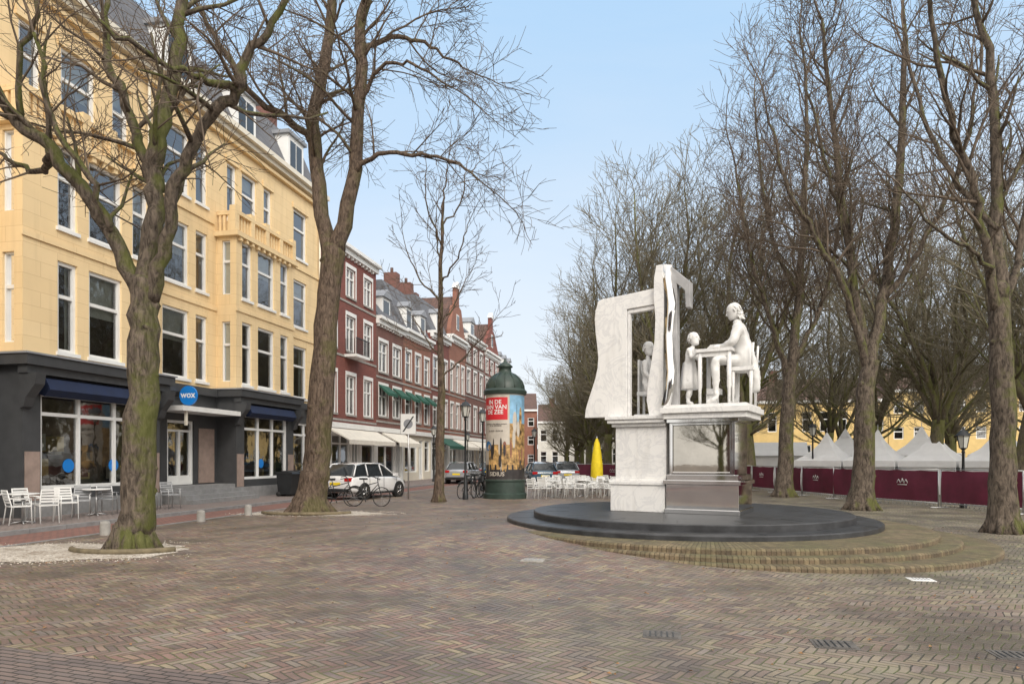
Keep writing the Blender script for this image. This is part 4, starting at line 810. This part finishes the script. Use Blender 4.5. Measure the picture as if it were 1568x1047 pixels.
# ------------------------------------------------------------------ vehicles
def car(name,loc,rz,paint,L=4.2,suv=0):
    g=G(name,loc,rz); h=1.48+suv
    st=[(-L/2,.45,.80,.70),(-L/2+.06,.32,.98,.80),(-L/2+.35,.25,1.02,.88),(-1.0,.22,1.0,.90),(0,.2,.97,.90),(.9,.2,.96,.89),(1.35,.22,.90,.87),(L/2-.25,.26,.78,.82),(L/2-.05,.32,.66,.72),(L/2,.42,.56,.62)]
    vs=[]
    for x,zl,zb,hw in st:
        sec=[(-hw*.86,zl),(-hw*.98,zl+.1),(-hw,(zl+zb)/2),(-hw*.97,zb-.08),(-hw*.88,zb),(0,zb+.02),(hw*.88,zb),(hw*.97,zb-.08),(hw,(zl+zb)/2),(hw*.98,zl+.1),(hw*.86,zl)]
        vs+=[(x,y,z) for y,z in sec]
    n=11; fs=[(i*n+k,(i+1)*n+k,(i+1)*n+(k+1)%n,i*n+(k+1)%n) for i in range(len(st)-1) for k in range(n)]+[tuple(range(n)),tuple(reversed(range((len(st)-1)*n,len(st)*n)))]
    g.m('body').add(paint,vs,fs,True)
    gh=[(-L/2+.2,1.0,.76,1.0),(-L/2+.55,h-.08,.62,1.0),(-.9,h,.62,1.0),(.1,h-.02,.61,.98),(.55,h-.14,.59,.97),(1.25,.93,.72,.93)]
    vs=[]
    for x,zt,ht,zb in gh: vs+=[(x,-.80,zb-.04),(x,-ht,zt-.05),(x,-ht*.85,zt),(x,ht*.85,zt),(x,ht,zt-.05),(x,.80,zb-.04)]
    n=6; fs=[(i*n+k,(i+1)*n+k,(i+1)*n+(k+1)%n,i*n+(k+1)%n) for i in range(len(gh)-1) for k in range(n)]
    g.m('windows').add(CGLASS,vs,fs,False)
    vs=[]
    for x,zt,ht,_ in gh[1:5]: vs+=[(x,-ht-.01,zt-.04),(x,-ht*.85,zt+.015),(x,ht*.85,zt+.015),(x,ht+.01,zt-.04)]
    g.m('roof').add(paint,vs,[(i*4+k,(i+1)*4+k,(i+1)*4+k+1,i*4+k+1) for i in range(3) for k in range(3)],True)
    for sy in(-1,1):
        for a,b in(((-L/2+.22,.77,1.0),(-L/2+.56,.63,h-.09)),((-.95,.80,.99),(-.9,.63,h-.05)),((.1,.80,.96),(.08,.62,h-.05)),((1.22,.74,.93),(.56,.60,h-.17)),((-L/2+.56,.63,h-.06),(-.9,.64,h-.02)),((-.9,.64,h-.02),(.1,.63,h-.04)),((.1,.63,h-.04),(.56,.6,h-.16))):
            g.m('pillars').tube(paint,[(a[0],a[1]*sy,a[2]),(b[0],b[1]*sy,b[2])],.028,6)
        for x in(-L/2+.8,L/2-.82):
            def cyl(mt,r,y0,y1,part): g.m(part).prism(mt,[(x+r*math.cos(2*math.pi*k/28),sy*y0,.33+r*math.sin(2*math.pi*k/28)) for k in range(28)],(0,sy*(y1-y0),0))
            cyl(BLACK,.385,.8,.905,'wheel_arches'); cyl(RUBBER,.33,.7,.925,'tyres'); cyl(CHROME,.22,.72,.93,'rims'); cyl(BLACK,.19,.72,.932,'rims')
            for q in range(5):
                a=q*2*math.pi/5; g.m('rims').tube(CHROME,[(x,sy*.935,.33),(x+.2*math.cos(a),sy*.935,.33+.2*math.sin(a))],.022,5)
        g.m('lights').box(REDL,-L/2-.0,-L/2+.16,sy*.62-.14,sy*.62+.16,.78,.93)
        g.m('lights').box(CHROME,L/2-.28,L/2-.06,sy*.58-.13,sy*.58+.13,.60,.72)
        g.m('mirrors').box(paint,.8,.95,sy*.98-.1,sy*.98+.1,.95,1.08)
        g.m('trim').box(BLACK,-1.2,1.2,sy*.885-.01,sy*.885+.02,.22,.30)
        for x in(-.95,.08,1.05): g.m('trim').box(BLACK,x,x+.012,sy*.902-.004,sy*.902+.004,.35,.93)
        g.m('trim').box(BLACK,-.35,-.2,sy*.905-.01,sy*.905+.01,.82,.85)
    g.m('trim').box(BLACK,-L/2-.02,-L/2+.1,-.7,.7,.34,.48); g.m('plate').box(YELF,-L/2-.012,-L/2+.1,-.26,.26,.62,.73); g.m('trim').box(BLACK,L/2-.1,L/2+.02,-.5,.5,.34,.48)
    pr=g.done()
    s=pr['body'].modifiers.new('s','SUBSURF'); s.levels=2; s.render_levels=2
car('parked_car',uw(28.0,12.35),STREET_RZ-R(12),CARW,4.2,.05)
car('parked_car',(1.7,43,0),STREET_RZ+.35,CARB); car('parked_car',(3.4,46,0),STREET_RZ+.3,CARS); car('parked_car',(2.0,54,0),STREET_RZ+.4,CARW); car('parked_car',(4.6,58,0),STREET_RZ+.4,CARB)
for u,w,c_ in((46,12.9,CARS),(55,12.9,CARB),(62,12.9,CARW)): car('parked_car',uw(u,w),STREET_RZ,c_)

def bike(name,loc,rz,lean=0):
    m=M()
    for x in(-.53,.53):
        m.tube(RUBBER,[(x+.34*math.cos(2*math.pi*k/28),0,.34+.34*math.sin(2*math.pi*k/28)) for k in range(29)],.018,6)
        for k in range(12): m.tube(METAL,[(x,0,.34),(x+.33*math.cos(k*math.pi/6),0,.34+.33*math.sin(k*math.pi/6))],.003,3)
    for a in[[(-.53,0,.34),(-.18,0,.85)],[(-.53,0,.34),(-.08,0,.3)],[(-.08,0,.3),(-.2,0,.95)],[(-.08,0,.3),(.38,0,.8)],[(-.18,0,.72),(.36,0,.86)],[(.53,0,.34),(.38,0,.8),(.34,0,1.02)],[(.34,0,1.02),(.25,.28,1.05),(.1,.3,1.03)],[(.34,0,1.02),(.25,-.28,1.05),(.1,-.3,1.03)],[(-.85,0,.68),(-.2,0,.7)],[(-.08,-.1,.3),(-.02,-.12,.15)]]: m.tube(BLACK,a,.017,6)
    m.box(BLACK,-.34,-.08,-.08,.08,.95,1.01); m.tube(BLACK,[(-.53+.38*math.cos(a),0,.34+.38*math.sin(a)) for a in[.6+k*.3 for k in range(8)]],.02,4)
    o=m.obj(name,loc,rz); o.rotation_euler=(R(lean),0,rz)
bike('bicycle',(-6.2,24.3,0),R(12),6); bike('bicycle',(-5.2,24.6,0),R(-15),-5); bike('bicycle',(-1.9,29.6,0),R(60),5); bike('bicycle',(-1.5,29.9,0),R(75),-4); bike('bicycle',(-1.2,30.5,0),R(65),4)

# ------------------------------------------------------------------ street furniture
def chair(c1,fr):
    m=M(); 
    for x in(-.2,.2): m.tube(fr,[(x,-.22,0),(x,-.2,.44),(x*.95,-.2,.62)],.014,6); m.tube(fr,[(x,.26,0),(x,.2,.44),(x*.95,.3,.84)],.014,6); m.tube(fr,[(x*1.1,-.2,.62),(x*1.1,.24,.64)],.018,6)
    m.box(c1,-.21,.21,-.21,.21,.43,.46)
    for k in range(5): z=.52+k*.07; y=.215+k*.018; m.box(c1,-.2,.2,y,y+.015,z,z+.05)
    return m.mesh('cafe_chair')
def table(c1):
    m=M(); m.lathe(c1,0,0,[(0.01,.72),(.35,.72),(.36,.735),(.35,.75),(.01,.75)],24); m.tube(METAL,[(0,0,.03),(0,0,.72)],.03,8)
    for k in range(4): a=k*math.pi/2+.7; m.tube(METAL,[(0,0,.06),(.27*math.cos(a),.27*math.sin(a),.012)],.02,6)
    return m.mesh('cafe_table')
CW,CG_,TW=chair(PWHITE,PWHITE),chair(PGREY,METAL),table(PWHITE)
for u,w,rr,t in[(13.2,15.5,0,0),(13.9,15.2,2.5,0),(14.6,15.7,1.2,0),(14.4,14.9,4,0),(12.4,15.2,3,0),(15.3,15.2,.9,0),(16.2,15.6,.5,1),(17.0,15.5,3.4,1),(17.9,15.4,.3,1),(18.7,15.6,3,1),(19.4,15.3,1,1),(17.4,14.9,2,1)]:
    inst((CW,CG_)[t],'cafe_chair',uw(u,w,.1),rr)
for u,w in((13.6,15.8),(14.1,15.3),(16.6,15.5),(18.3,15.5)): inst(TW,'cafe_table',uw(u,w,.1))
r=random.Random(4)
for i in range(44):
    x=1.0+i%9*.5+r.uniform(-.1,.1); y=29.5+i//9*1.5+r.uniform(-.3,.3); inst(CW,'cafe_chair',(x+i//9*.2,y,0),r.uniform(0,6.3))
for x,y in((1.9,30.2),(3.2,30.8),(4.4,31.3),(2.4,33),(3.8,33.2),(1.7,35)): inst(TW,'cafe_table',(x,y,0))
g=G('closed_parasol',(4.35,35,0)); g.m('pole').tube(METAL,[(0,0,0),(0,0,2.85)],.03,8); g.m('foot').lathe(STONE,0,0,[(.3,0),(.3,.08),(.05,.12)],20)
vs=[];n=16
for z,rr in((.55,.22),(.8,.27),(1.4,.25),(2.0,.19),(2.5,.12),(2.75,.04)):
    for k in range(n): a=2*math.pi*k/n; q=rr*(1+.22*(k%2)); vs.append((q*math.cos(a),q*math.sin(a),z))
g.m('canopy').add(YELF,vs,[(i*n+k,i*n+(k+1)%n,(i+1)*n+(k+1)%n,(i+1)*n+k) for i in range(5) for k in range(n)],True); g.done()
for u,w in((26.8,15.4),(27.6,15.4),(28.5,15.5)):
    m=M(); m.hexa(BLACK,[(-.27,-.3,.08),(.27,-.3,.08),(.27,.3,.08),(-.27,.3,.08),(-.31,-.36,.95),(.31,-.36,.95),(.31,.36,.95),(-.31,.36,.95)])
    m.prism(BLACK,[(-.33,-.4,.955),(-.33,.4,.955),(-.33,.38,1.03),(-.33,0,1.1),(-.33,-.36,1.03)],(.66,0,0)); m.tube(RUBBER,[(-.3,.28,.1),(.3,.28,.1)],.1,12); m.tube(BLACK,[(-.28,.42,1.0),(.28,.42,1.0)],.018,6)
    m.obj('wheelie_bin',uw(u,w,.1),STREET_RZ)
g=G('potted_shrub',uw(30.2,15.8,.1)); g.m('pot').lathe(BLACK,0,0,[(.2,0),(.28,.55),(.3,.56),(.26,.5),(.01,.5)],18); r=random.Random(8)
for _ in range(700):
    c=Vector((r.gauss(0,.26),r.gauss(0,.26),1.15+r.gauss(0,.28))); a=rv(r).normalized()*.07; b=rv(r).normalized()*.035; g.m('leaves').add(LEAF,[c-a,c+b,c+a,c-b],[(0,1,2,3)])
for _ in range(14): g.m('stems').tube(TWIG,[(0,0,.5),(r.gauss(0,.2),r.gauss(0,.2),1.2)],.012,4)
g.done()
for u,w in((13.1,12.0),(16.4,12.0),(18.6,12.0),(9.8,12.0)):
    m=M(); m.lathe(STONE,0,0,[(.11,-.02),(.105,.25),(.09,.30),(.0,.32)],18); m.obj('stone_bollard',uw(u,w),r.random())
def lamp(loc,H=4.0):
    g=G('street_lamp',loc); g.m('post').lathe(BLACK,0,0,[(.12,0),(.12,.25),(.08,.35),(.07,.9),(.05,1.0),(.04,H-.8),(.06,H-.78),(.04,H-.7)],14)
    g.m('lantern_frame').lathe(BLACK,0,0,[(.05,H-.7),(.13,H-.62)],6); g.m('lantern_glass').lathe(mat('lamp_glass',(.55,.55,.5),.2,.05),0,0,[(.12,H-.62),(.2,H-.2)],6,False)
    for k in range(6): a=k*math.pi/3; g.m('lantern_frame').tube(BLACK,[(.125*math.cos(a),.125*math.sin(a),H-.62),(.205*math.cos(a),.205*math.sin(a),H-.2)],.014,4)
    g.m('lantern_roof').lathe(BLACK,0,0,[(.25,H-.2),(.1,H-.03),(.03,H),(.02,H+.1),(0,H+.1)],12); g.done()
lamp((-1.95,28.6,0),4.1); lamp((-1.55,36,0),4.3); lamp((15.6,23.6,0),2.7); lamp((1.7,52,0)); lamp((-5.5,48,0)); lamp((-3.9,60,0)); lamp((16.3,37,0),3.6)
g=G('traffic_sign',(-4.4,29,0),R(-6)); g.m('pole').tube(METAL,[(0,0,0),(0,0,3.6)],.035,8); g.m('plate').box(PWHITE,-.32,.32,-.05,-.03,2.75,3.6); g.m('plate').box(METAL,-.34,.34,-.03,-.02,2.73,3.62)
g.m('marking').add(BLACK,[(-.25,-.053,2.85),(-.18,-.053,2.85),(.26,-.053,3.5),(.19,-.053,3.5)],[(0,1,2,3)])
g.m('marking').add(LEAD,[(.0+.2*math.cos(q),-.052,3.18+.2*math.sin(q)) for q in[2*math.pi*k/24 for k in range(24)]],[tuple(range(24))]); g.done()

# ------------------------------------------------------------------ fence and tents
def fence(pts):
    g=G('banner_fence'); n=0
    for (x0,y0),(x1,y1) in zip(pts[:-1],pts[1:]):
        L=math.hypot(x1-x0,y1-y0); c=max(1,round(L/2.6)); dx,dy=(x1-x0)/L,(y1-y0)/L; nx,ny=dy,-dx
        if nx*x0+ny*y0>0: nx,ny=-nx,-ny
        for i in range(c):
            a=L*i/c+.05; b=L*(i+1)/c-.05
            vs=[];K=12; rn=random.Random(n)
            for k in range(K+1):
                s=a+(b-a)*k/K; q=.05*math.sin(k*math.pi/K*3+n)+rn.uniform(-.015,.015)+.03
                for z in(.2,.6,1.0,1.3): vs.append((x0+dx*s+nx*q*(1 if .3<z<1.2 else .4),y0+dy*s+ny*q*(1 if .3<z<1.2 else .4),z+(rn.uniform(-.03,.0) if z>1.2 else 0)))
            g.m('banners').add(MAROON,vs,[(k*4+j,k*4+4+j,k*4+5+j,k*4+1+j) for k in range(K) for j in range(3)],True)
            for s in(a,b):
                X,Y=x0+dx*s,y0+dy*s; g.m('posts').tube(METAL,[(X,Y,0),(X,Y,1.34)],.022,6); g.m('posts').tube(METAL,[(X-nx*.35,Y-ny*.35,.02),(X+nx*.35,Y+ny*.35,.02)],.02,6)
            for z in(.16,1.33): g.m('posts').tube(METAL,[(x0+dx*a,y0+dy*a,z),(x0+dx*b,y0+dy*b,z)],.02,6)
            for k in range(1,16): s=a+(b-a)*k/16; g.m('posts').tube(METAL,[(x0+dx*s,y0+dy*s,.05),(x0+dx*s,y0+dy*s,.2)],.012,4)
            if n%2==0:
                s=(a+b)/2; cx,cy=x0+dx*s+nx*.1,y0+dy*s+ny*.1
                def Q(u,z): return (cx+dx*u,cy+dy*u,z)
                for q in(-.16,0,.16): g.m('emblem').tube(PWHITE,[Q(q-.07,.82),Q(q-.04,.9),Q(q,.95+.04*(q==0)),Q(q+.04,.9),Q(q+.07,.82)],.012,4)
                g.m('emblem').tube(PWHITE,[Q(-.2,.76),Q(.2,.76)],.014,4)
            n+=1
    g.done()
fence([(18.6,13.5),(15.7,20.9),(14.0,26.5),(13.0,37),(8.6,49),(3.5,51)])
def tent(x,y,w,ze,zp,rz):
    g=G('pagoda_tent',(x,y,0),rz); h=w/2; rows=[(1,ze),(.72,ze+(zp-ze)*.16),(.45,ze+(zp-ze)*.36),(.22,ze+(zp-ze)*.62),(.07,ze+(zp-ze)*.9),(.01,zp)]
    vs=[(sx*h*k,sy*h*k,z) for k,z in rows for sx,sy in((-1,-1),(1,-1),(1,1),(-1,1))]
    g.m('roof').add(TENT,vs,[(i*4+k,i*4+(k+1)%4,i*4+4+(k+1)%4,i*4+4+k) for i in range(5) for k in range(4)])
    for sx,sy in((-1,-1),(1,-1),(1,1),(-1,1)): g.m('poles').tube(METAL,[(sx*(h-.05),sy*(h-.05),0),(sx*(h-.05),sy*(h-.05),ze)],.04,6)
    g.m('valance').box(TENT,-h,h,-h,-h+.02,ze-.3,ze-.001); g.m('valance').box(TENT,-h,-h+.02,-h+.02,h,ze-.3,ze-.001); g.m('valance').box(TENT,h-.02,h,-h+.02,h,ze-.3,ze-.001)
    g.m('walls').box(TENT,-h+.1,h-.1,h-.1,h-.08,0,ze-.01); g.m('walls').box(TENT,-h+.1,h-.1,-h+.08,-h+.1,0,ze-.01); g.m('walls').box(TENT,-h+.08,-h+.1,-h+.1,h-.1,0,ze-.01)
    g.m('poles').tube(METAL,[(0,0,zp-.1),(0,0,zp+.25)],.02,5); g.done()
for i in range(10):
    x,y=(17.3+i*1.75,37.5-i*1.95); tent(x,y,2.5,1.6,3.15+.08*(i%2),R(-48))
for x,y in((24,40),(27,37.5),(21,43)): tent(x,y,3,1.9,3.6,R(-40))
g=G('marquee_tent',(16.5,46,0),R(-20)); g.m('walls').box(TENT,-3,3,-1.5,1.5,0,1.9); g.m('roof').prism(TENT,[(-3.1,-1.7,1.9),(-3.1,1.7,1.9),(-3.1,0,2.8)],(6.2,0,0)); g.done()

# ------------------------------------------------------------------ light, world, camera
SUN_EL,SUN_AZ=36,160
sd=Vector((math.sin(R(SUN_AZ))*math.cos(R(SUN_EL)),math.cos(R(SUN_AZ))*math.cos(R(SUN_EL)),math.sin(R(SUN_EL))))
L=bpy.data.lights.new('sun','SUN'); L.energy=1.5; L.angle=R(18); L.color=(1,.92,.82); lo=bpy.data.objects.new('sun',L); COL.objects.link(lo); lo.rotation_euler=sd.to_track_quat('Z','Y').to_euler()
w=bpy.data.worlds.new('World'); scn.world=w; w.use_nodes=True; nt=w.node_tree; bg=nt.nodes['Background']; out=nt.nodes['World Output']
sky=N(nt,'ShaderNodeTexSky',sky_type='NISHITA'); sky.sun_disc=False; sky.sun_elevation=R(SUN_EL); sky.sun_rotation=R(SUN_AZ); sky.air_density=1.0; sky.dust_density=1.5; sky.ozone_density=1.5
nt.links.new(sky.outputs[0],bg.inputs[0]); bg.inputs[1].default_value=.15
hz=N(nt,'ShaderNodeBackground')
tc=N(nt,'ShaderNodeTexCoord'); sp=N(nt,'ShaderNodeSeparateXYZ'); nt.links.new(tc.outputs['Generated'],sp.inputs[0])
mp=N(nt,'ShaderNodeMapping'); mp.inputs['Scale'].default_value=(1,1,3.5); nt.links.new(tc.outputs['Generated'],mp.inputs[0])
cl=noise(nt,mp.outputs[0],1.6,6,.55,.4)
zz=mth(nt,'ADD',sp.outputs[2],mth(nt,'MULTIPLY_ADD',cl,-.30,.13))
skyc=ramp(nt,zz,[(0,(.88,.91,.95)),(.22,(.76,.86,.97)),(.55,(.47,.71,.98)),(.8,(.62,.76,.94)),(1,(.82,.86,.92))])
dt=N(nt,'ShaderNodeVectorMath',operation='DOT_PRODUCT'); nt.links.new(tc.outputs['Generated'],dt.inputs[0]); dt.inputs[1].default_value=sd
gl=ramp(nt,dt.outputs['Value'],[(0,0.),(.35,.12),(1,1.)])
nt.links.new(mixc(nt,ramp(nt,dt.outputs['Value'],[(.0,0.),(.45,1.)]),skyc,(1.0,.96,.90)),hz.inputs[0])
nt.links.new(mth(nt,'MULTIPLY_ADD',gl,1.8,1.07),hz.inputs[1])
mx=N(nt,'ShaderNodeMixShader'); mx.inputs[0].default_value=.88; nt.links.new(bg.outputs[0],mx.inputs[1]); nt.links.new(hz.outputs[0],mx.inputs[2]); nt.links.new(mx.outputs[0],out.inputs[0])
cam=bpy.data.cameras.new('camera'); co=bpy.data.objects.new('camera',cam); COL.objects.link(co); co.location=(0,0,1.7); co.rotation_euler=(R(90),0,0)
cam.lens=24; cam.sensor_width=36; cam.shift_y=.114; cam.clip_end=2000; cam.clip_start=.1; scn.camera=co
scn.view_settings.view_transform='Standard'; scn.view_settings.look='None'; scn.view_settings.exposure=0
